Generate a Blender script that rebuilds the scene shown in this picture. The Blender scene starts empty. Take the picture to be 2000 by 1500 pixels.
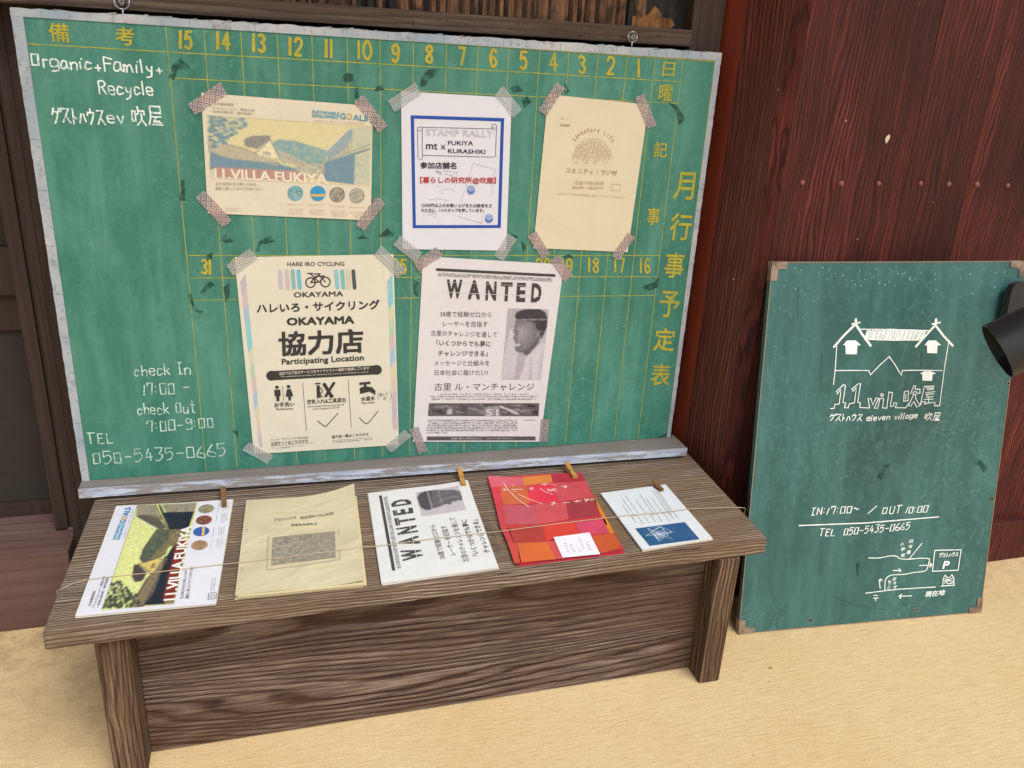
import bpy, bmesh, math, random
import numpy as np
from mathutils import Vector, Matrix
R = math.radians
sc = bpy.context.scene
rnd = random.Random(7)

# ------------------------------------------------------------------ camera
GZ = 0.835                                   # camera height above the ground (m)
YAW, PITCH, ROLL, FPX = 0.293591, 0.372208, 0.0565855, 1618.13
_cy, _sy, _cp, _sp = math.cos(YAW), math.sin(YAW), math.cos(PITCH), math.sin(PITCH)
FWD = np.array([_sy*_cp, _cy*_cp, -_sp]); _r = np.array([_cy, -_sy, 0.0]); _u = np.cross(_r, FWD)
RGT = math.cos(ROLL)*_r + math.sin(ROLL)*_u
UPV = -math.sin(ROLL)*_r + math.cos(ROLL)*_u
CAM = np.array([0.0, 0.0, GZ])
cd = bpy.data.cameras.new("camera"); cam = bpy.data.objects.new("camera", cd); sc.collection.objects.link(cam)
cam.matrix_world = Matrix(((RGT[0], UPV[0], -FWD[0], 0), (RGT[1], UPV[1], -FWD[1], 0), (RGT[2], UPV[2], -FWD[2], GZ), (0, 0, 0, 1)))
cd.sensor_width = 36; cd.lens = FPX/2000*36; cd.clip_start = 0.02; cd.clip_end = 500
sc.camera = cam

# ------------------------------------------------------------------ sky and sun (soft, overcast)
SUN_EL, SUN_AZ = 58, 160                     # azimuth measured from +y (into the wall) clockwise
w = bpy.data.worlds.new("World"); sc.world = w; w.use_nodes = True
nt = w.node_tree; nt.nodes.clear()
sky = nt.nodes.new("ShaderNodeTexSky"); sky.sky_type = 'NISHITA'; sky.sun_disc = False
sky.sun_elevation = R(SUN_EL); sky.sun_rotation = R(SUN_AZ); sky.dust_density = 4; sky.air_density = 1.0; sky.ozone_density = 0.6
bg = nt.nodes.new("ShaderNodeBackground"); bg.inputs[1].default_value = 0.11
wo = nt.nodes.new("ShaderNodeOutputWorld")
hs = nt.nodes.new("ShaderNodeHueSaturation"); hs.inputs['Saturation'].default_value = 0.5   # cloud cover: nearly grey sky
nt.links.new(sky.outputs[0], hs.inputs['Color']); nt.links.new(hs.outputs[0], bg.inputs[0]); nt.links.new(bg.outputs[0], wo.inputs[0])
ld = bpy.data.lights.new("sun", 'SUN'); ld.energy = 1.15; ld.angle = R(35); ld.color = (1, 0.985, 0.965)
sun = bpy.data.objects.new("sun", ld); sc.collection.objects.link(sun)
_d = Vector((math.sin(R(SUN_AZ))*math.cos(R(SUN_EL)), math.cos(R(SUN_AZ))*math.cos(R(SUN_EL)), math.sin(R(SUN_EL))))
sun.rotation_euler = _d.to_track_quat('Z', 'Y').to_euler(); sun.location = _d*5
sc.view_settings.view_transform = 'Standard'; sc.view_settings.look = 'None'
sc.view_settings.gamma = 1; sc.view_settings.exposure = 0.76; sc.view_settings.use_curve_mapping = False

# ------------------------------------------------------------------ material helpers
def hexc(h):
    h = h.lstrip('#'); v = [int(h[i:i+2], 16)/255 for i in (0, 2, 4)]
    return tuple((c/12.92 if c <= .04045 else ((c+.055)/1.055)**2.4) for c in v)
class NT:
    """tiny node-graph writer"""
    def __init__(s, name):
        s.m = bpy.data.materials.new(name); s.m.use_nodes = True; s.t = s.m.node_tree; s.t.nodes.clear()
        s.out = s.n('OutputMaterial'); s.b = s.n('BsdfPrincipled'); s.l(s.b.outputs[0], s.out.inputs[0])
        s.tc = s.n('TexCoord')
    def n(s, k): return s.t.nodes.new('ShaderNode'+k)
    def l(s, a, b): s.t.links.new(a, b)
    def put(s, sock, v):
        if hasattr(v, 'is_output') or isinstance(v, bpy.types.NodeSocket): s.l(v, sock)
        else: sock.default_value = (*v, 1) if (isinstance(v, tuple) and len(v) == 3 and len(sock.default_value) == 4) else v
    def map(s, scale=(1, 1, 1), loc=(0, 0, 0), rot=(0, 0, 0), src='Object', rand=False):
        n = s.n('Mapping'); s.l(s.tc.outputs[src], n.inputs[0]); n.inputs['Scale'].default_value = scale
        n.inputs['Rotation'].default_value = rot
        if rand:
            oi = s.n('ObjectInfo'); mm = s.math('MULTIPLY', oi.outputs['Random'], 37.0)
            c = s.n('CombineXYZ'); s.l(mm, c.inputs[0]); s.l(mm, c.inputs[1]); s.l(mm, c.inputs[2]); s.l(c.outputs[0], n.inputs['Location'])
        else: n.inputs['Location'].default_value = loc
        return n.outputs[0]
    def noise(s, vec, scale=5, detail=4, rough=.55, dist=0):
        n = s.n('TexNoise'); s.l(vec, n.inputs['Vector']); n.inputs['Scale'].default_value = scale
        n.inputs['Detail'].default_value = detail; n.inputs['Roughness'].default_value = rough; n.inputs['Distortion'].default_value = dist
        return n.outputs['Fac']
    def vor(s, vec, scale=5, feat='F1', out='Distance'):
        n = s.n('TexVoronoi'); s.l(vec, n.inputs['Vector']); n.inputs['Scale'].default_value = scale; n.feature = feat
        return n.outputs[out]
    def wave(s, vec, scale=5, dist=2, detail=2, dscale=1, prof='SAW', direction='Y', kind='BANDS'):
        n = s.n('TexWave'); s.l(vec, n.inputs['Vector']); n.wave_type = kind; n.wave_profile = prof
        if kind == 'BANDS': n.bands_direction = direction
        n.inputs['Scale'].default_value = scale; n.inputs['Distortion'].default_value = dist
        n.inputs['Detail'].default_value = detail; n.inputs['Detail Scale'].default_value = dscale
        return n.outputs['Fac']
    def ramp(s, fac, stops, interp='LINEAR'):
        n = s.n('ValToRGB'); s.l(fac, n.inputs[0]); cr = n.color_ramp; cr.interpolation = interp
        while len(cr.elements) < len(stops): cr.elements.new(.5)
        for e, (p, c) in zip(cr.elements, stops):
            e.position = p; e.color = (*c, 1) if isinstance(c, tuple) else (c, c, c, 1)
        return n.outputs[0]
    def mix(s, fac, a, b, mode='MIX'):
        n = s.n('Mix'); n.data_type = 'RGBA'; n.blend_type = mode
        s.put(n.inputs[0], fac); s.put(n.inputs[6], a); s.put(n.inputs[7], b); return n.outputs[2]
    def math(s, op, a, b=0.0, c=None):
        n = s.n('Math'); n.operation = op; s.put(n.inputs[0], a); s.put(n.inputs[1], b)
        if c is not None: s.put(n.inputs[2], c)
        return n.outputs[0]
    def bump(s, h, strength=.5, dist=.002, prev=None):
        n = s.n('Bump'); s.l(h, n.inputs['Height']); n.inputs['Strength'].default_value = strength; n.inputs['Distance'].default_value = dist
        if prev is not None: s.l(prev, n.inputs['Normal'])
        return n.outputs[0]
    def fin(s, col=None, rough=None, nrm=None, alpha=None, spec=None, metal=None, trans=None):
        if col is not None: s.put(s.b.inputs['Base Color'], col)
        if rough is not None: s.put(s.b.inputs['Roughness'], rough)
        if nrm is not None: s.l(nrm, s.b.inputs['Normal'])
        if alpha is not None: s.put(s.b.inputs['Alpha'], alpha)
        if spec is not None: s.b.inputs['Specular IOR Level'].default_value = spec
        if metal is not None: s.b.inputs['Metallic'].default_value = metal
        return s.m
_cache = {}
def ink(h, rough=.75, var=.12, alpha=None, pic=False):
    """flat print / plain paint, slightly uneven"""
    k = (h, rough, var, alpha, pic)
    if k in _cache: return _cache[k]
    c = hexc(h); n = NT('print_'+h.strip('#')); v = n.map()
    f = n.noise(v, 150 if pic else 260, 6 if pic else 3, .75)
    if pic: f = n.ramp(f, [(.36, 0.), (.64, 1.)]); var = .32
    a = tuple(min(1, x*(1+var)) for x in c); b = tuple(x*(1-var) for x in c)
    n.fin(n.mix(f, a, b), rough, spec=.2, alpha=alpha); _cache[k] = n.m; return n.m
def paper(h, crease=.6, wav=1.0, stain=None):
    k = ('paper', h, crease, stain)
    if k in _cache: return _cache[k]
    c = hexc(h); n = NT('paper'); v = n.map()
    f = n.noise(v, 14, 4); g = n.noise(v, 600, 2)
    col = n.mix(f, tuple(x*.95 for x in c), tuple(min(1, x*1.04) for x in c))
    if stain: col = n.mix(n.ramp(n.noise(v, 30, 5), [(.5, 0.), (.72, .5)]), col, hexc(stain))
    b = n.bump(n.noise(n.map((1, 1, 1)), 13, 3, .5, .4), .85*crease, .007)
    b = n.bump(g, .15, .0004, b)
    n.fin(col, .8, b, spec=.25); _cache[k] = n.m; return n.m

def wood(name, dark, mid, light, along='X', lines=120, fig=30, lo=2.5, ridge=.9, rough=.85, dist=.0018, streak=.5, spec=.2, tint=None, rand=True, contrast=1.0, wav=.010):
    """softwood grain. lines: growth rings per metre across the grain, fig: how strongly they swirl into flat-sawn figure"""
    n = NT(name); ax = {'X': 0, 'Y': 1, 'Z': 2}[along]
    def vs(a, o=1.0): s_ = [o, o, o]; s_[ax] = a; return n.map(tuple(s_), rand=rand)
    base = n.noise(vs(.10), lo*2.2, 2, .5)
    wobble = n.noise(vs(.22), 16, 3, .6); wob2 = n.noise(vs(.06), 60, 2, .5)
    sx = n.n('SeparateXYZ'); n.l(n.map((1, 1, 1), rand=rand), sx.inputs[0])
    cross = n.math('ADD', sx.outputs[[1, 0, 0][ax]], sx.outputs[[2, 2, 1][ax]])
    h = n.math('ADD', n.math('MULTIPLY', base, float(fig)), n.math('MULTIPLY', cross, float(lines)))
    h = n.math('ADD', h, n.math('MULTIPLY', wobble, lines*wav*2)); h = n.math('ADD', h, n.math('MULTIPLY', wob2, lines*wav*.45))
    # ring widths drift across the board
    h = n.math('ADD', h, n.math('MULTIPLY', n.math('SINE', n.math('MULTIPLY', h, .11)), 2.2))
    fr = n.math('FRACT', h); idn = n.math('FLOOR', h)
    wn = n.n('TexWhiteNoise'); wn.noise_dimensions = '1D'; n.l(idn, wn.inputs['W'])
    ring = n.ramp(fr, [(0, 0.1), (.10, .6), (.45, .95), (.72, .85), (.93, .05), (1, .1)])
    ring = n.math('ADD', ring, n.math('MULTIPLY', n.math('SUBTRACT', wn.outputs[0], .5), .38)); 
    cmod = n.ramp(n.noise(vs(.3), 11, 3), [(.3, .25*contrast), (.65, 1.0*contrast)])
    ringc = n.math('ADD', n.math('MULTIPLY', n.math('SUBTRACT', ring, .6), cmod), .6)
    fibre = n.noise(vs(.025), 520, 4, .65); fib2 = n.noise(vs(.05), 170, 4, .7)
    blotch = n.noise(vs(.5), 9, 5, .65)
    col = n.ramp(ringc, [(0, dark), (.5, mid), (1, light)])
    col = n.mix(n.ramp(fibre, [(.42, streak), (.62, 0.)]), col, dark)
    col = n.mix(n.ramp(fib2, [(.55, 0.), (.75, streak*.7)]), col, light)
    col = n.mix(n.ramp(blotch, [(.35, .55), (.6, 0.)]), col, tuple(.55*x+.45*y for x, y in zip(dark, mid)))
    if tint: col = n.mix(n.ramp(n.noise(vs(.3), 6, 4, .6), [(.45, 0.), (.68, .75)]), col, tint)
    hh = n.math('ADD', n.math('MULTIPLY', ringc, ridge), n.math('MULTIPLY', fibre, .55)); hh = n.math('ADD', hh, n.math('MULTIPLY', fib2, .35))
    b = n.bump(hh, .9, dist)
    return n.fin(col, rough, b, spec=spec)

def board_green(name, c0, c1, c2, speck, speck_amt, mott=.2):
    n = NT(name); v = n.map()
    smear = n.noise(n.map((9, 1, .9)), 4, 5, .6)
    cloud = n.noise(v, 5, 5, .6)
    col = n.mix(n.ramp(cloud, [(.3, 0.), (.75, 1.)]), c0, c1)
    col = n.mix(n.ramp(smear, [(.44, 0.), (.74, .5)]), col, c2)
    dots = n.vor(n.map((1, 1, 1.6), rot=(0, .7, 0)), 110)
    gate = n.ramp(n.noise(v, 3.2, 3), [(.42, 0.), (.62, 1.)])
    d = n.math('MULTIPLY', n.ramp(dots, [(.12, 1.), (.4, 0.)]), gate)
    d = n.math('MULTIPLY', d, n.ramp(n.noise(v, 45, 3), [(.45, 0.), (.6, speck_amt)]))
    col = n.mix(d, col, speck)
    worm = n.ramp(n.noise(n.map((1.4, 1, 1), rot=(0, .5, 0)), 75, 3, .5, .6), [(.52, 0.), (.66, mott)]); g2 = n.ramp(n.noise(n.map((1, 1, 1), loc=(5, 2, 1)), 4, 3), [(.4, 0.15), (.62, 1.)])
    col = n.mix(n.math('MULTIPLY', worm, g2), col, c2)
    scr = n.ramp(n.noise(n.map((26, 1, 3.0), rot=(0, .35, 0)), 9, 4), [(.66, 0.), (.8, .35)])
    col = n.mix(scr, col, speck)
    haze = n.ramp(n.noise(n.map((2.2, 1, 1), rot=(0, .9, 0)), 7, 5, .7, .8), [(.45, 0.), (.7, .4)]); col = n.mix(haze, col, c2)
    dirt = n.ramp(n.noise(v, 16, 6, .7), [(.58, 0.), (.8, .45)])
    col = n.mix(dirt, col, tuple(x*.55 for x in c0))
    rg = n.ramp(smear, [(.3, .36), (.8, .6)])
    b = n.bump(n.noise(v, 500, 2), .12, .0004)
    return n.fin(col, rg, b, spec=.45)

M_ = {}
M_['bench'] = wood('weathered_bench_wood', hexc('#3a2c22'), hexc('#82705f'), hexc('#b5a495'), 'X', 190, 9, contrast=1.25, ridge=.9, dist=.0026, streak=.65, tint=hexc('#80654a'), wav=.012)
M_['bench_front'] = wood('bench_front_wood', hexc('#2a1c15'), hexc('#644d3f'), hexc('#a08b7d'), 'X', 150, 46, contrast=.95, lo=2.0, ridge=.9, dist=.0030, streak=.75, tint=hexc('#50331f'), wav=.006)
M_['leg'] = wood('bench_leg_wood', hexc('#241911'), hexc('#6a513c'), hexc('#9c8168'), 'Z', 100, 22, ridge=1.0, dist=.0026, streak=.65, tint=hexc('#4f331c'), wav=.02)
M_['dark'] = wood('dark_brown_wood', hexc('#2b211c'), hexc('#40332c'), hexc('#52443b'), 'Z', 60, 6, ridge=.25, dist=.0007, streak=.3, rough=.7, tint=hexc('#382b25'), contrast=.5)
M_['rail'] = wood('brown_rail_wood', hexc('#2c221d'), hexc('#55463c'), hexc('#6f6055'), 'X', 150, 6, ridge=.5, dist=.0009, streak=.5, rough=.75, tint=hexc('#4a362a'), contrast=.7)
M_['red'] = wood('red_painted_plank', hexc('#1d0907'), hexc('#4d1c17'), hexc('#883f35'), 'Z', 190, 9, lo=2.2, ridge=.8, dist=.0020, streak=.5, rough=.6, spec=.25, tint=hexc('#250d0a'), wav=.02, contrast=.75)
M_['red2'] = wood('red_pillar_paint', hexc('#2a0f0b'), hexc('#5c2419'), hexc('#995542'), 'Z', 260, 4, ridge=.8, dist=.0018, streak=.6, rough=.5, spec=.45, tint=hexc('#47190f'), contrast=.8)
M_['redsmooth'] = wood('red_lacquer_wood', hexc('#4a1a0e'), hexc('#7e2f1a'), hexc('#8e3c22'), 'Z', 40, 4, ridge=.2, dist=.0005, streak=.3, rough=.42, spec=.45, tint=hexc('#4a2012'), contrast=.5)
M_['sill'] = wood('pinkish_sill_wood', hexc('#40302c'), hexc('#6d544e'), hexc('#877068'), 'X', 50, 8, ridge=.3, dist=.0007, streak=.35, rough=.7, tint=hexc('#5e433d'), contrast=.5)
M_['tray_top'] = wood('grey_tray_wood', hexc('#55504c'), hexc('#7d7772'), hexc('#918b86'), 'X', 150, 8, ridge=.4, dist=.0006, streak=.4, rough=.8, contrast=.6)
M_['peg'] = wood('clothes_peg_wood', hexc('#8a5f2a'), hexc('#b98945'), hexc('#cfa362'), 'Y', 400, 4, ridge=.3, dist=.0002, streak=.2, rough=.6)
M_['peg_dark'] = wood('old_peg_wood', hexc('#4a3420'), hexc('#7a5a32'), hexc('#8d6e44'), 'Y', 400, 4, ridge=.3, dist=.0002, streak=.3, rough=.7)
M_['black'] = ink('#060505', .9)
M_['board'] = board_green('schedule_board_green', hexc('#2a6b5a'), hexc('#38796a'), hexc('#5f9785'), hexc('#83b0a0'), .22, mott=.3)
M_['board2'] = board_green('small_board_green', hexc('#2a5350'), hexc('#345f5c'), hexc('#4b7a75'), hexc('#86aaa2'), .5, mott=.5)
M_['yellow'] = None
def yellow():
    n = NT('yellow_board_paint'); v = n.map()
    f = n.noise(v, 90, 4, .6); g = n.noise(v, 22, 4)
    col = n.mix(n.ramp(f, [(.3, 0.), (.7, 1.)]), hexc('#a8962a'), hexc('#b8a93c'))
    col = n.mix(n.ramp(g, [(.42, 0.), (.7, .75)]), col, hexc('#7f9244'))
    return n.fin(col, .6, spec=.3)
M_['yellow'] = yellow()
def yline():
    n = NT('yellow_grid_paint'); v = n.map(); g = n.noise(v, 60, 5, .7)
    col = n.mix(n.ramp(g, [(.4, 0.), (.65, .75)]), hexc('#a3a03c'), hexc('#5d8a58'))
    return n.fin(col, .6, spec=.3)
M_['yline'] = yline()
def chalk(name, col, dens):
    n = NT(name); v = n.map()
    f = n.math('ADD', n.math('MULTIPLY', n.noise(v, 950, 2, .6), .62), n.math('MULTIPLY', n.noise(v, 75, 3), .38))
    return n.fin(col, .95, spec=.05, alpha=n.ramp(f, [(.36-dens*.2, .0), (.52-dens*.2, 1.)]))
M_['chalk'] = chalk('white_chalk', hexc('#dde9e2'), .12)
M_['chalk_faint'] = chalk('faint_white_chalk', hexc('#c4dacf'), .0)
M_['marker'] = chalk('white_chalk_marker', hexc('#e6ece8'), .45)
M_['smudge'] = chalk('faint_chalk', hexc('#8fb0a4'), -.35)
def residue():
    n = NT('old_tape_residue'); v = n.map()
    return n.fin(n.mix(n.noise(v, 70, 4), hexc('#173a30'), hexc('#2c5747')), .55, spec=.3, alpha=n.ramp(n.noise(v, 110, 4), [(.36, .05), (.56, .7)]))
M_['residue'] = residue()
def border():
    n = NT('pale_blue_edging'); v = n.map()
    c = n.mix(n.ramp(n.noise(v, 11, 4), [(.35, 0.), (.65, 1.)]), hexc('#8f9ca8'), hexc('#b4b5b5'))
    d = n.ramp(n.noise(v, 60, 6, .7), [(.55, 0.), (.72, .7)])
    c = n.mix(d, c, hexc('#74706e'))
    c = n.mix(n.ramp(n.noise(n.map((1, 1, 1)), 190, 3), [(.62, 0.), (.7, .4)]), c, hexc('#4d5a60'))
    return n.fin(c, .65, n.bump(n.noise(v, 120, 4), .3, .0008), spec=.3)
M_['border'] = border()
def peeling():
    n = NT('peeling_pale_blue_paint'); v = n.map((.13, 1, 1))
    m = n.ramp(n.noise(v, 120, 6, .7), [(.46, 0.), (.52, 1.)])
    c = n.mix(m, hexc('#c0c8d6'), hexc('#8f8a86'))
    m2 = n.ramp(n.noise(n.map((.2, 1, 1), loc=(3, 1, 2)), 70, 6, .7), [(.5, 0.), (.6, .8)])
    c = n.mix(m2, c, hexc('#aab6cb'))
    return n.fin(c, .7, n.bump(m, .6, .0006), spec=.2)
M_['peeling'] = peeling()
def floor_m():
    n = NT('cream_trowelled_floor')
    warpv = n.noise(n.map(), 3.5, 3)
    def streak(sx_, rot, sc_, det, ro, d=.6): return n.noise(n.map((sx_, 1, 1), rot=(0, 0, rot)), sc_, det, ro, d)
    lines = streak(.12, .02, 300, 4, .7); lines2 = streak(.09, -.05, 340, 4, .7, .3); sand = n.noise(n.map((.6, 1, 1)), 430, 4, .75)
    c = n.mix(n.ramp(warpv, [(.35, 0.), (.7, 1.)]), hexc('#ccb183'), hexc('#d3ba90'))
    c = n.mix(n.ramp(lines, [(.36, .42), (.5, 0.)]), c, hexc('#b8996b'))
    c = n.mix(n.ramp(lines2, [(.5, 0.), (.7, .5)]), c, hexc('#dfc9a0'))
    c = n.mix(n.ramp(sand, [(.35, .35), (.52, 0.)]), c, hexc('#94784f'))
    c = n.mix(n.ramp(n.noise(n.map(), 14, 6, .75), [(.58, 0.), (.78, .4)]), c, hexc('#ac8f65'))
    sp = n.ramp(n.vor(n.map(), 34), [(.03, 1.), (.06, 0.)])
    sp = n.math('MULTIPLY', sp, n.ramp(n.noise(n.map(), 17, 2), [(.55, 0.), (.6, .8)]))
    c = n.mix(sp, c, hexc('#5d4c34'))
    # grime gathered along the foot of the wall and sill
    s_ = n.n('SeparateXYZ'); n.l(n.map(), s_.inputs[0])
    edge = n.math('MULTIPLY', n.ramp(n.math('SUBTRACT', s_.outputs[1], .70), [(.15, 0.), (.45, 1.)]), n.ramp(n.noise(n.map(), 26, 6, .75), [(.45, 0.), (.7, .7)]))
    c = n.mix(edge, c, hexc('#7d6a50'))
    h = n.math('ADD', n.math('ADD', lines, n.math('MULTIPLY', lines2, .6)), n.math('MULTIPLY', sand, .5))
    b = n.bump(h, .65, .0013); b = n.bump(n.noise(n.map((.5, 1, 1)), 30, 4, .6), .22, .005, b)
    return n.fin(c, .9, b, spec=.2)
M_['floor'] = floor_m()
def bark(name, a, b_, c_):
    n = NT(name); v = n.map((1, 1, .12), rand=True); u = n.map(rand=True)
    f = n.noise(v, 160, 4, .65); g = n.noise(u, 45, 5)
    col = n.ramp(f, [(.3, a), (.52, b_), (.75, c_)]); col = n.mix(n.ramp(g, [(.5, 0.), (.68, .85)]), col, a)
    return n.fin(col, .75, n.bump(n.math('ADD', f, g), .9, .002), spec=.3)
M_['bark'] = bark('cedar_bark_strip', hexc('#2a1c14'), hexc('#6b4a33'), hexc('#8d6546'))
M_['barkdark'] = bark('dark_bark_layer', hexc('#0d0b0a'), hexc('#221e1b'), hexc('#3d3733'))
M_['barkorange'] = bark('bare_bark_patch', hexc('#4d2f18'), hexc('#7f5630'), hexc('#9a6d40'))
def metal(name, c, rough): n = NT(name); return n.fin(n.mix(n.noise(n.map(), 200, 3), c, tuple(x*.6 for x in c)), rough, metal=1.0)
M_['metal'] = metal('screw_metal', (.45, .44, .42), .35)
M_['bracket'] = None
def bracket():
    n = NT('tarnished_corner_metal'); v = n.map()
    c = n.mix(n.ramp(n.noise(v, 60, 5), [(.4, 0.), (.65, 1.)]), hexc('#9a8673'), hexc('#6b5545'))
    c = n.mix(n.ramp(n.noise(v, 24, 4), [(.52, 0.), (.7, .8)]), c, hexc('#5a7a70'))
    return n.fin(c, .5, n.bump(n.noise(v, 200, 3), .3, .0004), metal=.35)
M_['bracket'] = bracket()
M_['nail'] = ink('#855043', .45, .25)
def lampm():
    n = NT('black_powder_coat'); v = n.map()
    return n.fin(n.mix(n.noise(v, 80, 3), (.012, .012, .013), (.02, .02, .021)), .38, n.bump(n.noise(v, 1400, 2), .1, .0002), spec=.5)
M_['lamp'] = lampm()
M_['cord'] = ink('#b9a488', .7)
M_['sheet_edge'] = paper('#c9c2b2')

# tapes: u runs along the tape, v across, in metres
def tape_waves(name, dark, lite, shift):
    n = NT(name); s = n.n('SeparateXYZ'); n.l(n.tc.outputs['UV'], s.inputs[0])
    P = .0088
    def cell(ox, oy):
        a = n.math('ADD', n.math('DIVIDE', s.outputs[0], P), ox); b = n.math('ADD', n.math('DIVIDE', s.outputs[1], P*.5), oy)
        fa = n.math('SUBTRACT', n.math('FRACT', a), .5); fb = n.math('FRACT', b)
        return n.math('SQRT', n.math('ADD', n.math('MULTIPLY', fa, fa), n.math('MULTIPLY', n.math('MULTIPLY', fb, fb), .25)))
    d0 = cell(0, 0); d1 = n.math('SQRT', n.math('ADD', 0.0, 0.0))
    b = n.math('DIVIDE', s.outputs[1], P*.5); row = n.math('FLOOR', b); par = n.math('MULTIPLY', n.math('MODULO', n.math('ABSOLUTE', row), 2.0), .5)
    a = n.math('ADD', n.math('DIVIDE', s.outputs[0], P), par); fa = n.math('SUBTRACT', n.math('FRACT', a), .5); fb = n.math('FRACT', b)
    d = n.math('SQRT', n.math('ADD', n.math('MULTIPLY', fa, fa), n.math('MULTIPLY', n.math('MULTIPLY', fb, fb), .3)))
    rings = n.ramp(n.math('FRACT', n.math('MULTIPLY', d, 3.0)), [(.0, 1.), (.38, 1.), (.5, 0.), (.9, 0.), (1., 1.)])
    big = n.noise(n.n('TexCoord').outputs['UV'], 55, 3)
    ink2 = n.mix(n.ramp(big, [(.4, 0.), (.6, 1.)]), dark, lite)
    col = n.mix(rings, hexc('#d8c8c4'), ink2)
    al = n.ramp(rings, [(0, .5), (1, .78)])
    return n.fin(col, .5, alpha=al, spec=.4)
def tape_dots(name):
    n = NT(name); s = n.n('SeparateXYZ'); n.l(n.tc.outputs['UV'], s.inputs[0])
    b = n.math('DIVIDE', s.outputs[1], .0027); row = n.math('FLOOR', b)
    a = n.math('ADD', n.math('DIVIDE', s.outputs[0], .0042), n.math('MULTIPLY', row, .37))
    da = n.ramp(n.math('FRACT', a), [(0, 1.), (.5, 1.), (.56, 0.), (.97, 0.), (1, 1.)]); db = n.ramp(n.math('FRACT', b), [(0, 0.), (.15, 1.), (.55, 1.), (.65, 0.)])
    d = n.math('MULTIPLY', da, db)
    wn = n.n('TexWhiteNoise'); wn.noise_dimensions = '1D'; n.l(row, wn.inputs['W'])
    ink2 = n.ramp(wn.outputs[0], [(0, hexc('#86606a')), (.45, hexc('#6f6d73')), (.75, hexc('#77909e'))], 'CONSTANT')
    return n.fin(n.mix(d, hexc('#d2d8d2'), ink2), .5, alpha=n.ramp(d, [(0, .42), (1, .8)]), spec=.4)
M_['tapeA'] = tape_waves('wave_washi_tape', hexc('#8a565a'), hexc('#5c5762'), 0)
M_['tapeB'] = tape_dots('dashed_washi_tape')

# ------------------------------------------------------------------ object helpers
ROOT = sc.collection
def tag(o, label=None, cat=None, group=None, kind=None):
    if label: o['label'] = label
    if cat: o['category'] = cat
    if group: o['group'] = group
    if kind: o['kind'] = kind
    return o
class Thing:
    def __init__(s, name, loc, label, cat, group=None, kind=None):
        s.o = bpy.data.objects.new(name, None); ROOT.objects.link(s.o); s.o.location = loc; s.loc = np.array(loc, float)
        s.o.empty_display_size = .05; tag(s.o, label, cat, group, kind)
def mesh(name, V, F, mat, parent=None, smooth=False, uv=None, origin=None):
    """parent: Thing, or a part object (its mesh shares the Thing's origin)"""
    V = np.asarray(V, float)
    if isinstance(parent, Thing): off = parent.loc; po = parent.o
    elif parent is not None: off = np.array(parent['_o'][:]) if '_o' in parent else np.zeros(3); po = parent
    else: off = np.array(origin if origin is not None else (0, 0, 0), float); po = None
    me = bpy.data.meshes.new(name); me.from_pydata((V-off).tolist(), [], [tuple(f) for f in F]); me.update()
    if smooth: me.polygons.foreach_set('use_smooth', [True]*len(me.polygons))
    if uv is not None:
        L = me.uv_layers.new(name='UVMap')
        for lp in me.loops: L.data[lp.index].uv = uv[lp.vertex_index]
    me.materials.append(mat)
    o = bpy.data.objects.new(name, me); ROOT.objects.link(o)
    if po is not None: o.parent = po
    else: o.location = off
    return o
def boxVF(lo, hi, bev=0.0, fr=None):
    """box with optional bevel, in an optional frame fr=(origin, ex, ey, ez)"""
    bm = bmesh.new(); bmesh.ops.create_cube(bm, size=1.0)
    lo = np.array(lo, float); hi = np.array(hi, float)
    for v in bm.verts: v.co = Vector((np.array(v.co)+.5)*(hi-lo)+lo)
    if bev > 0: bmesh.ops.bevel(bm, geom=list(bm.edges), offset=bev, segments=2, affect='EDGES', profile=.6)
    V = np.array([v.co[:] for v in bm.verts]); F = [[v.index for v in f.verts] for f in bm.faces]; bm.free()
    if fr is not None:
        o, ex, ey, ez = [np.array(q, float) for q in fr]; V = o+V[:, :1]*ex+V[:, 1:2]*ey+V[:, 2:3]*ez
    return V, F
def cylVF(p0, p1, r0, r1=None, n=16, caps=True):
    p0 = np.array(p0, float); p1 = np.array(p1, float); r1 = r0 if r1 is None else r1
    d = p1-p0; d /= np.linalg.norm(d); a = np.cross(d, [0, 0, 1.] if abs(d[2]) < .9 else [1., 0, 0]); a /= np.linalg.norm(a); b = np.cross(d, a)
    V = []; F = []
    for p, r in ((p0, r0), (p1, r1)):
        for i in range(n):
            t = 2*math.pi*i/n; V.append(p+r*(math.cos(t)*a+math.sin(t)*b))
    for i in range(n): j = (i+1) % n; F.append((i, j, n+j, n+i))
    if caps: F.append(tuple(range(n-1, -1, -1))); F.append(tuple(range(n, 2*n)))
    return np.array(V), F
def tubeVF(pts, r, n=8, closed=False):
    pts = [np.array(p, float) for p in pts]; V = []; F = []; m = len(pts)
    for k, p in enumerate(pts):
        a = pts[(k-1) % m] if (closed or k > 0) else p; c = pts[(k+1) % m] if (closed or k < m-1) else p
        d = c-a; d /= np.linalg.norm(d); s = np.cross(d, [0, 0, 1.] if abs(d[2]) < .9 else [0, 1., 0]); s /= np.linalg.norm(s); t = np.cross(d, s)
        for i in range(n): q = 2*math.pi*i/n; V.append(p+r*(math.cos(q)*s+math.sin(q)*t))
    for k in range(m if closed else m-1):
        for i in range(n): j = (i+1) % n; k2 = (k+1) % m; F.append((k*n+i, k*n+j, k2*n+j, k2*n+i))
    return np.array(V), F
def joinVF(parts):
    V = []; F = []; o = 0
    for v, f in parts: V.append(np.asarray(v)); F += [tuple(i+o for i in q) for q in f]; o += len(v)
    return np.vstack(V), F

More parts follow.
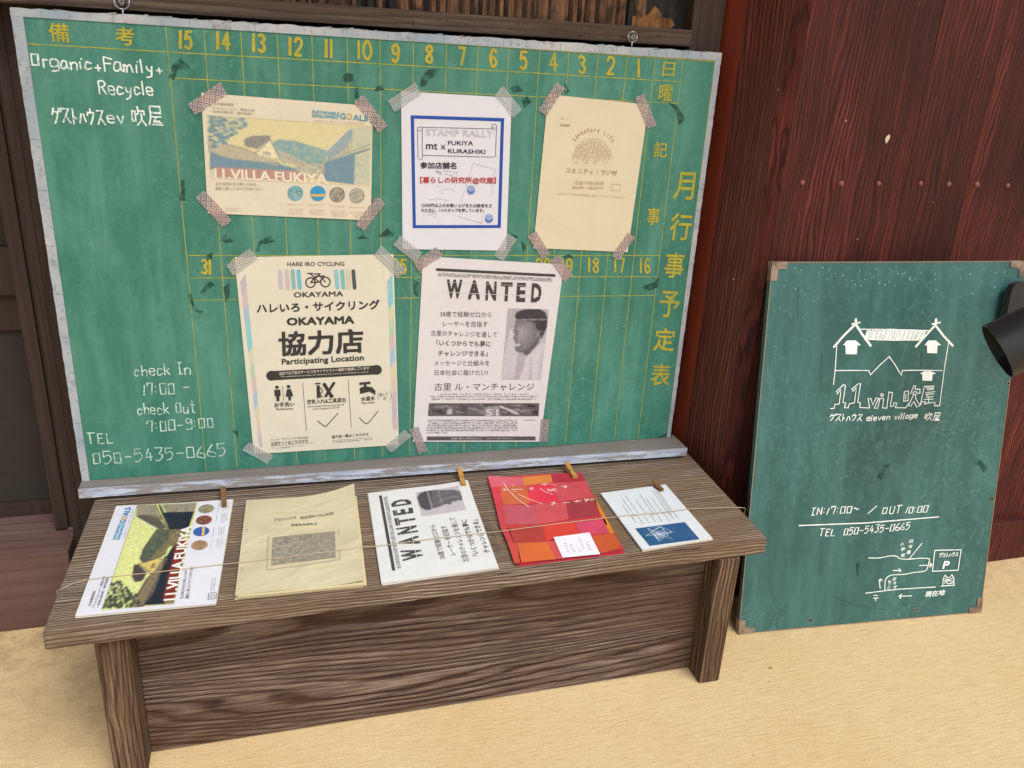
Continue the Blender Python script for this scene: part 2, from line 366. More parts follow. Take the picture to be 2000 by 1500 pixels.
# ------------------------------------------------------------------ traced planes
def ray(x, y): return FWD+(x-1000)/FPX*RGT+(750-y)/FPX*UPV
class Surf:
    """a plane in the place; points traced from the photograph land on it. h lifts along the normal."""
    def __init__(s, o, n, lift=None):
        s.o = np.array(o, float); s.n = np.array(n, float)/np.linalg.norm(n); s.lift = lift
    def __call__(s, x, y, h=0.0):
        d = ray(x, y); t = ((s.o-CAM)@s.n)/(d@s.n); p = CAM+t*d
        if s.lift: h = h+s.lift(p)
        return p+s.n*h
class UV:
    """normalised coordinates of a sheet, (0,0) top left of the print, (1,1) bottom right"""
    def __init__(s, tl, tr, br, bl, n, lift=None):
        s.c = [np.array(q, float) for q in (tl, tr, br, bl)]; s.n = np.array(n, float); s.lift = lift
    def __call__(s, u, v, h=0.0):
        a, b, c, d = s.c; p = (a*(1-u)+b*u)*(1-v)+(d*(1-u)+c*u)*v
        if s.lift: h = h+s.lift(u, v)
        return p+s.n*h
class Crop:
    """same surface addressed in the pixels of an enlarged detail"""
    def __init__(s, M, x0, y0, k): s.M = M; s.x0 = x0; s.y0 = y0; s.k = k
    def __call__(s, x, y, h=0.0): return s.M(s.x0+x/s.k, s.y0+y/s.k, h)
def catmull(P, k=6):
    P = [np.array(p, float) for p in P]
    if len(P) < 3: return P
    closed = np.allclose(P[0], P[-1]); out = []
    n = len(P)
    for i in range(n-1):
        p0 = P[i-1] if i > 0 else (P[-2] if closed else P[0]); p1 = P[i]; p2 = P[i+1]; p3 = P[i+2] if i+2 < n else (P[1] if closed else P[-1])
        for j in range(k):
            t = j/k; out.append(.5*((2*p1)+(-p0+p2)*t+(2*p0-5*p1+4*p2-p3)*t*t+(-p0+3*p1-3*p2+p3)*t**3))
    out.append(P[-1]); return out
class Art:
    """collects flat print of one colour and builds it as one part"""
    def __init__(s): s.L = []; s.q = 0; s.G = []
    def step(s): s.q = (s.q+1) % 60; return s.q*1.6e-6
    def mark(s): s.G.append(len(s.L))
    def poly(s, M, pts, h):
        from mathutils.geometry import tessellate_polygon
        if len(pts) < 3: return
        h += s.step()
        tri = tessellate_polygon([[Vector((p[0], p[1], 0)) for p in pts]])
        s.L.append((np.array([M(p[0], p[1], h) for p in pts]), [t if True else t for t in tri]))
    def rect(s, M, x0, y0, x1, y1, h, n=1, m=1):
        h += s.step(); V = [M(x0+(x1-x0)*i/n, y0+(y1-y0)*j/m, h) for j in range(m+1) for i in range(n+1)]
        s.L.append((np.array(V), [(j*(n+1)+i, j*(n+1)+i+1, (j+1)*(n+1)+i+1, (j+1)*(n+1)+i) for j in range(m) for i in range(n)]))
    def disc(s, M, cx, cy, rx, ry, h, n=20, rot=0):
        pts = [(cx+rx*math.cos(t)*math.cos(rot)-ry*math.sin(t)*math.sin(rot), cy+rx*math.cos(t)*math.sin(rot)+ry*math.sin(t)*math.cos(rot)) for t in [2*math.pi*i/n for i in range(n)]]
        s.poly(M, pts, h)
    def stroke(s, M, pts, w_, h, smooth=False, jit=0.0, taper=False):
        """ribbon of real width w_ (m) along map points"""
        if smooth: pts = catmull(pts)
        nrm = M.n if hasattr(M, 'n') else M.M.n
        Q = [M(p[0], p[1], h) for p in pts]
        P = [Q[0]]
        for a, b in zip(Q, Q[1:]):
            L = np.linalg.norm(b-a); k = max(1, int(L/.006)) if jit else 1
            for j in range(1, k+1): P.append(a+(b-a)*j/k)
        d0 = P[1]-P[0]; d0 = d0/(np.linalg.norm(d0)+1e-9); d1 = P[-1]-P[-2]; d1 = d1/(np.linalg.norm(d1)+1e-9)
        P = [P[0]-d0*w_*.35]+P+[P[-1]+d1*w_*.35]
        m = len(P); V = []; F = []; lift0 = s.step()
        for k, p in enumerate(P):
            p = p+nrm*(lift0+(k % 40)*2.5e-6)
            a = P[max(0, k-1)]; c = P[min(m-1, k+1)]; d = c-a; L = np.linalg.norm(d); d = d/(L+1e-9); side = np.cross(nrm, d)
            ww = w_*.5*(1+(rnd.uniform(-jit, jit) if jit else 0))
            if k in (0, m-1): ww *= .55
            if 0 < k < m-1:
                pass; e0 = P[k]-P[k-1]; e1 = P[k+1]-P[k]; cc = (e0@e1)/((np.linalg.norm(e0)*np.linalg.norm(e1))+1e-12)
                ww *= min(1.5, 1/max(.55, math.sqrt(max(.05, (1+cc)/2))))
            V += [p+side*ww, p-side*ww]
        for k in range(m-1): F.append((2*k, 2*k+1, 2*k+3, 2*k+2))
        s.L.append((np.array(V), F))
    def text(s, M, txt, p0, p1, hgt, h, bold=0.0, up=None, font_res=2, shear=0.0, ext=None):
        """bounding box of the text is laid on p0 (bottom left) - p1 (bottom right), hgt high, all in map units"""
        V, F = glyphs(txt, min(0, bold), font_res)
        p0 = np.array(p0, float); p1 = np.array(p1, float)
        if up is None:
            up = np.array([0, -1.0]) if isinstance(M, UV) else vup(M, (p0+p1)/2)
        up = np.array(up, float); s.mark()
        b = max(0, bold)*.75; mn = V.min(0)-b; mx = V.max(0)+b
        sh = [(0, 0)] if b == 0 else [(-b, -b), (b, -b), (b, b), (-b, b), (0, 0)]
        for dx, dy in sh:
            W = (V+np.array([dx, dy])-mn)/np.maximum(mx-mn, 1e-6); hh = h+s.step()*2
            P = [p0+(p1-p0)*a+up*hgt*c for a, c in W]
            s.L.append((np.array([M(q[0], q[1], hh) for q in P]), F))
        s.mark()
    def fine(s, M, p0, p1, hgt, h, dens=.8, seed=0):
        """print too small to read: rows of tiny uneven marks"""
        s.mark(); r = random.Random(seed+int(p0[0]*31+p0[1]*7)); p0 = np.array(p0, float); p1 = np.array(p1, float)
        up = np.array([0, -1.0]) if isinstance(M, UV) else vup(M, (p0+p1)/2)
        A = M(*p0); B = M(*p1); L = np.linalg.norm(B-A); H = np.linalg.norm(M(*(p0+up*hgt))-A)
        k = max(2, int(L/(H*.52))); V = []; F = []
        for i in range(k):
            if r.random() > dens: continue
            for y0, y1, x0, x1 in ((0.0, .28, .1, r.uniform(.5, .85)), (.38, .62, r.uniform(0, .3), .8), (.72, 1.0, .1, r.uniform(.4, .85))):
                if r.random() < .25: continue
                c = [p0+(p1-p0)*(i+x)/k+up*hgt*y for x, y in ((x0, y0), (x1, y0), (x1, y1), (x0, y1))]
                b = len(V); V += [M(q[0], q[1], h) for q in c]; F.append((b, b+1, b+2, b+3))
        if V: s.L.append((np.array(V), F))
        s.mark()
    def hand(s, M, txt, p0, p1, hgt, w_, h, jit=.12, wob=.05, up=None):
        """handwriting in single strokes; p0-p1 baseline, hgt capital height, map units"""
        x = 0.0; items = []; s.mark()
        for ch in txt:
            if ch == ' ': x += 5; continue
            wd, st = HAND[ch]; items.append((x, st)); x += wd+2.2
        x -= 2.2
        p0 = np.array(p0, float); p1 = np.array(p1, float)
        if up is None: up = np.array([0, -1.0]) if isinstance(M, UV) else vup(M, (p0+p1)/2)
        for x0, st in items:
            dy = rnd.uniform(-.4, .4); sc_ = rnd.uniform(.93, 1.07)
            for part in st.split('|'):
                sm = part[0] == '~'; tk = part.lstrip('~').split()
                pts = []
                for t in tk:
                    a = 'abc'.find(t[0]); b = 'abcd'.find(t[1])
                    px = float(t[0]) if a < 0 else -1.0-a; py = float(t[1]) if b < 0 else -1.0-b
                    px += rnd.uniform(-1, 1)*wob*4; py += rnd.uniform(-1, 1)*wob*4
                    q = p0+(p1-p0)*((x0+px*sc_)/x)+up*hgt*((py*sc_+dy)/9); pts.append(q)
                if len(pts) == 1: pts.append(pts[0]+up*hgt*.04)
                if sm and tk[0] == tk[-1]: pts[-1] = pts[0]
                s.stroke(M, pts, w_, h, smooth=sm, jit=jit)
        s.mark()
    def build(s, name, mat, parent, split=None):
        """split='each': every mark a part; 'text': every line of writing a part; else one part of kind stuff if it has many pieces"""
        if not s.L: return None
        if split is None: split = 'text' if ('letter' in name or 'writing' in name) else ('each' if name in EACH else '')
        cuts = {0, len(s.L)}
        if split == 'text': cuts |= set(s.G)
        if split == 'each': cuts |= set(range(len(s.L)))
        cuts = sorted(c for c in cuts if c <= len(s.L))
        for a, b in zip(cuts, cuts[1:]):
            V, F = joinVF(s.L[a:b]); o = mesh(name, V, F, mat, parent)
            if name in FINE: o['kind'] = 'stuff'
        return o
EACH = ('grid_line', 'tape_residue', 'paint_chip', 'pen_tick', 'board_stain', 'staple', 'stamp_emblem', 'colour_stripe')
FINE = ('fine_print', 'chalk_smear', 'insect_hole', 'paint_speck', 'edging_seam', 'roof_hatching', 'card_text', 'card_print', 'village_picture', 'round_picture', 'faint_print', 'crowd_doodle', 'race_car_print', 'star_drawing', 'map_drawing', 'house_drawing', 'portrait_print')
class Raster:
    """a printed photograph: shapes are laid down back to front, softened like ink dots, and kept as colours of one fine print grid"""
    def __init__(s): s.ops = []
    class _Pen:
        def __init__(s, R_, col): s.R = R_; s.c = np.array(hexc(col)); s.L = []
        def poly(s, M, pts, h): s.R.ops.append((h, 'p', np.array(pts, float), s.c))
        def rect(s, M, x0, y0, x1, y1, h, n=1, m=1): s.poly(M, [(x0, y0), (x1, y0), (x1, y1), (x0, y1)], h)
        def disc(s, M, cx, cy, rx, ry, h, n=20, rot=0): s.R.ops.append((h, 'd', (cx, cy, rx, ry, rot), s.c))
        def stroke(s, M, pts, w_, h, smooth=False, jit=0.0): s.R.ops.append((h, 's', (np.array(catmull(pts) if smooth else pts, float), w_*s.R.ppm*.5), s.c))
    def pen(s, col): return Raster._Pen(s, col)
    def build(s, M, Q, nx, ny, h, name, parent, base, ppm=7000, blur=1, grain=.06, seed=1):
        Q = [np.array(q, float) for q in Q]; rs = np.random.RandomState(seed)
        u, v = np.meshgrid(np.arange(nx)/(nx-1), np.arange(ny)/(ny-1))
        acc = np.zeros((ny, nx, 3))
        for du, dv in ((-.25, -.25), (.25, -.2), (-.2, .25), (.25, .25)):
            uu = (u+du/nx)[..., None]; vv = (v+dv/ny)[..., None]
            P = (Q[0]*(1-uu)+Q[1]*uu)*(1-vv)+(Q[3]*(1-uu)+Q[2]*uu)*vv; X = P[..., 0].ravel(); Y = P[..., 1].ravel()
            C = np.tile(np.array(hexc(base)), (X.size, 1))
            for hh, k, d, c in sorted(s.ops, key=lambda o: o[0]):
                if k == 'p': lo = d.min(0); hi = d.max(0)
                elif k == 'd': r = max(d[2], d[3]); lo = (d[0]-r, d[1]-r); hi = (d[0]+r, d[1]+r)
                else: lo = d[0].min(0)-d[1]; hi = d[0].max(0)+d[1]
                ix = np.nonzero((X >= lo[0]) & (X <= hi[0]) & (Y >= lo[1]) & (Y <= hi[1]))[0]
                if not len(ix): continue
                x = X[ix]; y = Y[ix]
                if k == 'p':
                    ins = np.zeros(len(ix), bool); n = len(d)
                    for i in range(n):
                        x1, y1 = d[i]; x2, y2 = d[(i+1) % n]
                        if y1 == y2: continue
                        ins ^= ((y1 > y) != (y2 > y)) & (x < (x2-x1)*(y-y1)/(y2-y1)+x1)
                elif k == 'd':
                    a = x-d[0]; b = y-d[1]; ca, sa = math.cos(d[4]), math.sin(d[4]); ins = ((a*ca+b*sa)/d[2])**2+((-a*sa+b*ca)/d[3])**2 <= 1
                else:
                    ins = np.zeros(len(ix), bool)
                    for (x1, y1), (x2, y2) in zip(d[0], d[0][1:]):
                        L2 = (x2-x1)**2+(y2-y1)**2+1e-9; t = np.clip(((x-x1)*(x2-x1)+(y-y1)*(y2-y1))/L2, 0, 1)
                        ins |= (x-x1-t*(x2-x1))**2+(y-y1-t*(y2-y1))**2 <= d[1]**2
                C[ix[ins]] = c
            acc += C.reshape(ny, nx, 3)/4
        for _ in range(blur):
            p = np.pad(acc, ((1, 1), (1, 1), (0, 0)), 'edge'); acc = (p[:-2, 1:-1]+2*p[1:-1, 1:-1]+p[2:, 1:-1])/4
            p = np.pad(acc, ((0, 0), (1, 1), (0, 0)), 'edge'); acc = (p[:, :-2]+2*p[:, 1:-1]+p[:, 2:])/4
        g1 = rs.normal(0, grain, (ny, nx, 1)); k = rs.normal(0, grain*1.6, (ny//3+2, nx//3+2)); g2 = np.kron(k, np.ones((3, 3)))[:ny, :nx, None]
        acc = np.clip(acc*(1+g1+g2), 0.002, .9)
        V = [M(*((Q[0]*(1-a)+Q[1]*a)*(1-b)+(Q[3]*(1-a)+Q[2]*a)*b), h) for b in np.arange(ny)/(ny-1) for a in np.arange(nx)/(nx-1)]
        F = [(j*nx+i, j*nx+i+1, (j+1)*nx+i+1, (j+1)*nx+i) for j in range(ny-1) for i in range(nx-1)]
        o = mesh(name, V, F, M_['photo'], parent)
        at_ = o.data.color_attributes.new('ink', 'FLOAT_COLOR', 'POINT')
        at_.data.foreach_set('color', np.concatenate([acc.reshape(-1, 3), np.ones((nx*ny, 1))], 1).ravel().astype(np.float32)); return o
def _photo():
    n = NT('printed_photograph'); a = n.n('VertexColor'); a.layer_name = 'ink'; return n.fin(a.outputs[0], .6, spec=.25)
M_['photo'] = _photo()
def vup(M, p):
    """map direction that is straight up on an upright sheet (towards away from the vertical vanishing point)"""
    if isinstance(M, Crop): q = (M.x0+p[0]/M.k, M.y0+p[1]/M.k)
    else: q = p
    d = np.array([q[0]-765.6, q[1]-4888.0]); return d/np.linalg.norm(d)
_g = {}
def glyphs(txt, bold, res):
    k = (txt, bold, res)
    if k in _g: return _g[k]
    c = bpy.data.curves.new('g', 'FONT'); c.body = txt; c.offset = bold; c.resolution_u = res; c.size = 1
    o = bpy.data.objects.new('g', c); ROOT.objects.link(o)
    bpy.context.view_layer.update(); dg = bpy.context.evaluated_depsgraph_get()
    me = bpy.data.meshes.new_from_object(o.evaluated_get(dg))
    V = np.array([v.co[:2] for v in me.vertices]) if len(me.vertices) else np.zeros((1, 2)); F = [tuple(p.vertices) for p in me.polygons]
    bpy.data.objects.remove(o); bpy.data.curves.remove(c); bpy.data.meshes.remove(me)
    _g[k] = (V, F); return _g[k]

# stroke alphabet: width, strokes; tokens are x y on a 0..9 grid, a/b/c below the line
HAND = {
 'O': (5, '08 01 41 48 08'), '0': (4, '08 00 40 48 08'), 'r': (3, '05 00|~04 15 35'), 'g': (4, '~45 05 01 42 45|~45 4a 0b'), 'a': (4, '~45 15 01 20 42|45 41 50'),
 'n': (4, '05 00|~03 25 44 40'), 'i': (1, '05 00|17'), 'c': (4, '~44 15 02 10 41'), '+': (4, '24 20|02 42'), 'F': (4, '09 00|09 58|05 45'),
 'm': (6, '05 00|~03 15 24 20|~23 45 54 60'), 'l': (1, '09 00'), 'y': (4, '~05 12 42|45 3b 0c'), 'R': (5, '09 00|~09 39 57 35 05|25 50'), 'e': (4, '~03 43 35 05 01 30 41'),
 'h': (4, '09 00|~03 25 44 40'), 'k': (4, '09 00|45 13 40'), 'I': (3, '09 39|19 10|00 30'), '1': (1, '18 00'), '7': (4, '07 09 49 30|07 08'), ':': (1, '06|02'),
 '-': (4, '04 44'), 'u': (4, '~05 01 30 44|45 40'), 't': (4, '29 20 40|06 46'), '9': (4, '~48 19 06 25 47|48 40 00'), 'T': (5, '09 59|29 20'), 'E': (4, '09 00 40|09 49|05 35'),
 'L': (4, '09 00 40'), '5': (4, '49 09 05|~05 36 43 20 00'), '4': (4, '29 03 43|36 30'), '3': (4, '09 49 25|~25 43 20 00'), '6': (4, '~39 04 01 40 43 04'),
 '8': (4, '~24 47 29 07 24 41 20 01 24'), '2': (4, '~07 19 38 36 00|00 40'), 'v': (4, '05 20 45'), 'N': (4, '00 09 40 49'), 'U': (4, '~09 01 20 41 49'),
 '/': (4, '00 59'), '~': (4, '~04 15 33 44'), 'P': (4, '09 00|~09 38 46 04'), '.': (1, '00'),
 'ゲ': (8, '29 05|27 77|~57 54 20|79 77|99 97'), 'ス': (7, '08 68 00|34 70'), 'ト': (5, '19 10|15 43'), 'ハ': (6, '~26 13 00|~46 54 61'),
 'ウ': (7, '39 37|05 07 67|~67 54 20'), '吹': (9, '07 02 22 27 07|~49 46 35|47 87 85|~66 63 30|~63 72 90'), '屋': (9, '19 89 86 16|~19 14 00|24 84|54 32 72|52 50|31 81|20 90'),
}
# wide round digits painted with a brush
PAINT = {'0': (5, '~29 06 03 20 40 63 66 49 29'), '1': (1, '09 00'), '2': (5, '~07 29 58 55 00|00 50'), '3': (5, '~08 29 57 35 25|~35 52 30 01'),
 '4': (6, '49 03 63|48 40'), '5': (5, '59 19 05|~05 36 53 30 01'), '6': (5, '~58 29 04 20 52 35 03'), '7': (5, '09 59 20'), '8': (5, '~35 07 39 57 35 02 30 52 35'), '9': (5, '~55 24 07 39 57 53 30 01')}

def clip_rect(pts, x0, y0, x1, y1):
    def cl(P, ax, lim, sgn):
        out = []
        for i in range(len(P)):
            a = P[i]; b = P[(i+1) % len(P)]; ia = sgn*(a[ax]-lim) >= 0; ib = sgn*(b[ax]-lim) >= 0
            if ia: out.append(a)
            if ia != ib:
                t = (lim-a[ax])/(b[ax]-a[ax]); out.append((a[0]+(b[0]-a[0])*t, a[1]+(b[1]-a[1])*t))
        return out
    for ax, lim, sg in ((0, x0, 1), (0, x1, -1), (1, y0, 1), (1, y1, -1)):
        if not pts: return []
        pts = cl(pts, ax, lim, sg)
    return pts
Z0 = 0.237                       # bench top height
YB = 1.1436                      # front of the big board
# =================================================================== ground
V = []; F = []
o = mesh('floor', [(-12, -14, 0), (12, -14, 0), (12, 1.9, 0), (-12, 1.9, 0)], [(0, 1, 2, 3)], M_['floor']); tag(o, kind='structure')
# =================================================================== red plank wall (right)
YW = 1.045
SW = Surf((0, YW, 0), (0, -1, 0))
wallR = Thing('plank_wall', (0.70, YW, 0), 'dark red painted plank wall with a row of round nail heads, behind the small leaning board', 'wall')
xs = [0.6965, 0.905, 1.02, 1.21, 1.42, 1.63, 1.85, 2.08, 2.30]
for i in range(len(xs)-1):
    dy = rnd.uniform(0, .0008)
    V, F = boxVF((xs[i]+.0002, YW+dy, .05), (xs[i+1]-.0002, YW+.03, 2.3), .0006)
    mesh('plank', V, F, M_['red'], wallR)
for q in [(1567, 357), (1643, 359), (1716, 359), (1798, 359), (1853, 360), (1908, 361), (1968, 363)]:
    c = SW(*q); pr = []
    for k, (r, d) in enumerate([(.0046, .0), (.0044, .0015), (.0034, .0028), (.0016, .0036)]): pr.append((r, d))
    V = []; F = []; sn = rnd.uniform(.85, 1.1)
    for r, d in pr:
        r *= sn
        for i in range(14): t = 2*math.pi*i/14; V.append(c+np.array([r*math.cos(t), -d+.001, r*math.sin(t)]))
    for k in range(3):
        for i in range(14): j = (i+1) % 14; F.append((k*14+i, k*14+j, (k+1)*14+j, (k+1)*14+i))
    F.append(tuple(range(42, 56)))
    mesh('nail', V, F, M_['nail'], wallR, smooth=True)
V, F = boxVF((0.6965, 1.031, 0), (2.3, YW+.012, .084), .002); mesh('skirting_board', V, F, M_['red'], wallR)
a = Art()
a.poly(SW, [(1728, 272), (1731, 266), (1737, 262), (1738, 268), (1734, 276), (1730, 281)], .0006)
for q in [(1652, 236, 1), (1520, 175, .7), (1674, 467, .8), (1432, 545, .7), (1822, 395, .6), (1910, 150, .5)]: a.disc(SW, q[0], q[1], 1.2*q[2], 1.6*q[2], .0005, 8)
a.build('paint_chip', ink('#c9b79a'), wallR)
# pillar between the big board and the plank wall
pil = Thing('red_pillar', (.66, 1.10, 0), 'red brown chamfered pillar between the big chalkboard and the plank wall', 'pillar')
plan = [(.640, 1.18), (.657, 1.142), (.666, 1.112), (.681, 1.062), (.6960, 1.044), (.6960, 1.20), (.640, 1.20)]
n = len(plan); zt = 2.3
def prism(pl, z0, z1, idx):
    V = []; F = []
    for i in idx:
        a_, b_ = pl[i], pl[i+1]; k = len(V)
        V += [(a_[0], a_[1], z0), (b_[0], b_[1], z0), (b_[0], b_[1], z1), (a_[0], a_[1], z1)]; F.append((k, k+1, k+2, k+3))
    return V, F
V, F = prism(plan, 0, zt, [0]); mesh('side_face', V, F, M_['redsmooth'], pil)
V, F = prism(plan, 0, zt, [1, 2]); mesh('chamfer', V, F, M_['red2'], pil)
V, F = prism(plan, 0, zt, [3]); mesh('front_face', V, F, M_['red'], pil)
V = []; pts = plan; m = len(pts)
V = [(x, y, zt) for x, y in pts]; mesh('pillar_top', V, [tuple(range(m))], M_['red2'], pil)
# =================================================================== upper frame, rail, bark panel
fr = Thing('window_frame', (.612, 1.18, .5), 'narrow brown wooden frame post beside the red pillar, above the big chalkboard', 'frame')
V, F = boxVF((.589, 1.166, .0), (.6385, 1.20, 2.3), .002); mesh('frame_post', V, F, M_['dark'], fr)
V, F = boxVF((.600, 1.1655, .0), (.612, 1.167, 2.3), .0); mesh('bead', V, F, M_['dark'], fr)
rl = Thing('wooden_rail', (.15, 1.17, .875), 'brown horizontal rail with insect holes, directly above the big chalkboard', 'rail')
V, F = boxVF((-.34, 1.160, .8655), (.588, 1.195, .888), .002); mesh('rail_bar', V, F, M_['rail'], rl)
a = Art(); SR = Surf((0, 1.16, 0), (0, -1, 0))
for k in range(34):
    x = rnd.uniform(.14, .56); z = rnd.uniform(.870, .884)
    class _P:  # small borer holes
        n = np.array([0, -1., 0])
        def __call__(s, u, v, h=0): return np.array([u, 1.16-h, v])
    a.disc(_P(), x, z, .0009, .0007, .0004, 6)
a.build('insect_hole', ink('#120d0a'), rl)
bk = Thing('bark_panel', (.15, 1.19, .9), 'cedar bark wall panel of narrow vertical strips above the rail', 'wall panel')
V, F = boxVF((-.34, 1.192, .886), (.589, 1.21, 2.3)); mesh('panel_back', V, F, M_['barkdark'], bk)
x = -.33; i = 0
while x < .51:
    w_ = rnd.choice([.010, .012, .014, .018, .012, .024]) * rnd.uniform(.8, 1.2)
    if rnd.random() < .10: x += .008; continue
    zb = .8885+rnd.uniform(-.0005, .001); segs = 7; V = []; F = []
    th = rnd.uniform(.003, .007)
    for s_ in range(segs+1):
        z = zb+(1.55-zb)*s_/segs; j1 = rnd.uniform(-.0012, .0012); j2 = rnd.uniform(-.0012, .0012)
        V += [(x+j1, 1.192, z), (x+w_*.25+j1, 1.192-th, z), (x+w_*.75+j2, 1.192-th*.9, z), (x+w_-.0018+j2, 1.192, z)]
    for s_ in range(segs):
        for q in range(3): b = s_*4+q; F.append((b, b+1, b+5, b+4))
    F.append((0, 3, 2, 1))
    mesh('bark_strip', V, F, M_['bark'] if rnd.random() < .87 else M_['barkdark'], bk)
    x += w_+rnd.uniform(0, .0012)
V = []; pts = [(.505, .889), (.565, .889), (.572, .894), (.566, .902), (.552, .903), (.544, .913), (.538, .917), (.531, .906), (.518, .900), (.506, .902)]
V = [(x_, 1.186, z) for x_, z in pts]+[(x_, 1.1925, z) for x_, z in pts]; m = len(pts)
mesh('bare_patch', V, [tuple(range(m))]+[(i, i+m, (i+1) % m+m, (i+1) % m) for i in range(m)], M_['barkorange'], bk)
# dark wall behind the chalkboard
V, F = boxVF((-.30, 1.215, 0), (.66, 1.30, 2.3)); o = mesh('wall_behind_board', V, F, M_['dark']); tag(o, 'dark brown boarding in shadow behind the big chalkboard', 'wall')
# =================================================================== left doorway
po = Thing('door_post', (-.328, 1.25, .128), 'dark brown door post left of the big chalkboard, standing on the sill', 'post')
V, F = boxVF((-.342, 1.240, .128), (-.3235, 1.29, 2.3), .0015); mesh('post_strip', V, F, M_['dark'], po)
V, F = boxVF((-.3232, 1.243, .128), (-.312, 1.29, 2.3), .0015); mesh('inner_strip', V, F, M_['dark'], po)
V, F = boxVF((-.3118, 1.214, .0), (-.2995, 1.30, 2.3), .001); mesh('side_strip', V, F, M_['dark'], po)
si = Thing('door_sill', (-.6, 1.2, 0), 'pinkish worn wooden sill along the floor at the doorway on the left', 'sill')
V, F = boxVF((-3.0, 1.174, 0), (-.3125, 1.2395, .128), .0025); mesh('sill_beam', V, F, M_['sill'], si)
V, F = boxVF((-3.0, 1.24, .09), (-.3425, 1.34, .1265), .001); mesh('sill_track', V, F, M_['sill'], si)
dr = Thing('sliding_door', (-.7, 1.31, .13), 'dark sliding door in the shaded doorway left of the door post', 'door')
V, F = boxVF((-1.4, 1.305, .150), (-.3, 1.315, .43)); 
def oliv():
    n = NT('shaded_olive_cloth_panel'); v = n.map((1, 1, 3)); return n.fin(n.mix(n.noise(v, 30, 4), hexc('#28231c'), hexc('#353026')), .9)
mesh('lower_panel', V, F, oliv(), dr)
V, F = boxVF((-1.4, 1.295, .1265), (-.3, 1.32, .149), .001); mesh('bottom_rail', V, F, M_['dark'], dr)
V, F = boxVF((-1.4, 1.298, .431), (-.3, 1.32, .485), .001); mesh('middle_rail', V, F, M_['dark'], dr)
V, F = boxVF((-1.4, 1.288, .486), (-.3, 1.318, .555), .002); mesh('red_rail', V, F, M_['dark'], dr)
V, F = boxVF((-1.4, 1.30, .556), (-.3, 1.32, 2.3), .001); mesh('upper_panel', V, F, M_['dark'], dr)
# roof eave of the building (out of frame above; it shades the upper wall)
ev = Thing('roof_eave', (0, .6, 2.35), 'dark wooden roof eave above the wall and its boards', 'eave')
V, F = boxVF((-3.2, .35, 2.32), (3.2, 1.5, 2.36)); mesh('soffit', V, F, M_['dark'], ev)
for k in range(9):
    V, F = boxVF((-3.1+k*.77, .34, 2.24), (-3.03+k*.77, 1.4, 2.319), .002); mesh('rafter', V, F, M_['dark'], ev)

# =================================================================== bench
bn = Thing('low_bench', (.19, .99, 0), 'low weathered brown wooden bench carrying leaflets below the big chalkboard', 'bench')
q = [(-.259, .830), (.640, .850), (.6545, 1.137), (-.255, 1.137)]
bm = bmesh.new(); vs = [bm.verts.new((x, y, z)) for z in (Z0-.0245, Z0) for x, y in q]
for f in [(3, 2, 1, 0), (4, 5, 6, 7), (0, 1, 5, 4), (1, 2, 6, 5), (2, 3, 7, 6), (3, 0, 4, 7)]: bm.faces.new([vs[i] for i in f])
bmesh.ops.subdivide_edges(bm, edges=[e for e in bm.edges if e.calc_length() > .2], cuts=46, use_grid_fill=True)
for v in bm.verts:
    ed = abs(v.co.z-Z0) < 1e-5 and (v.co.y < .83+.0222*(v.co.x+.259)+.004)
    if ed or (v.co.z < Z0-.02 and v.co.y < .86): v.co.y += rnd.uniform(-.0004, .0011); v.co.z += rnd.uniform(-.0009, .0002) if ed else rnd.uniform(0, .0008)
bmesh.ops.bevel(bm, geom=[e for e in bm.edges if len(e.link_faces) == 2 and e.calc_face_angle(0) > .9], offset=.0018, segments=2, affect='EDGES')
V = [v.co[:] for v in bm.verts]; F = [[v.index for v in f.verts] for f in bm.faces]; bm.verts.index_update()
V = [v.co[:] for v in bm.verts]; F = [[v.index for v in f.verts] for f in bm.faces]; bm.free()
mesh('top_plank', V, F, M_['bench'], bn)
V, F = boxVF((-.215, .846, 0), (-.179, 1.13, Z0-.0248), .0018); mesh('leg', V, F, M_['leg'], bn)
V, F = boxVF((.568, .848, 0), (.600, 1.03, Z0-.0248), .0018); mesh('leg', V, F, M_['leg'], bn)
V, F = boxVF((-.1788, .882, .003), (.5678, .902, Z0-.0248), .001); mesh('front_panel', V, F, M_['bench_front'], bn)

# =================================================================== big chalkboard
SB = Surf((0, YB, 0), (0, -1, 0))
bd = Thing('schedule_chalkboard', (.18, YB+.006, .257), 'large green monthly schedule chalkboard with yellow grid, posters taped on it', 'chalkboard')
XL, XR, ZB_, ZT = -.2715, .629, .257, .860
V, F = boxVF((XL, YB, ZB_), (XR, YB+.012, ZT), .0); mesh('board_panel', V, F, M_['board'], bd)
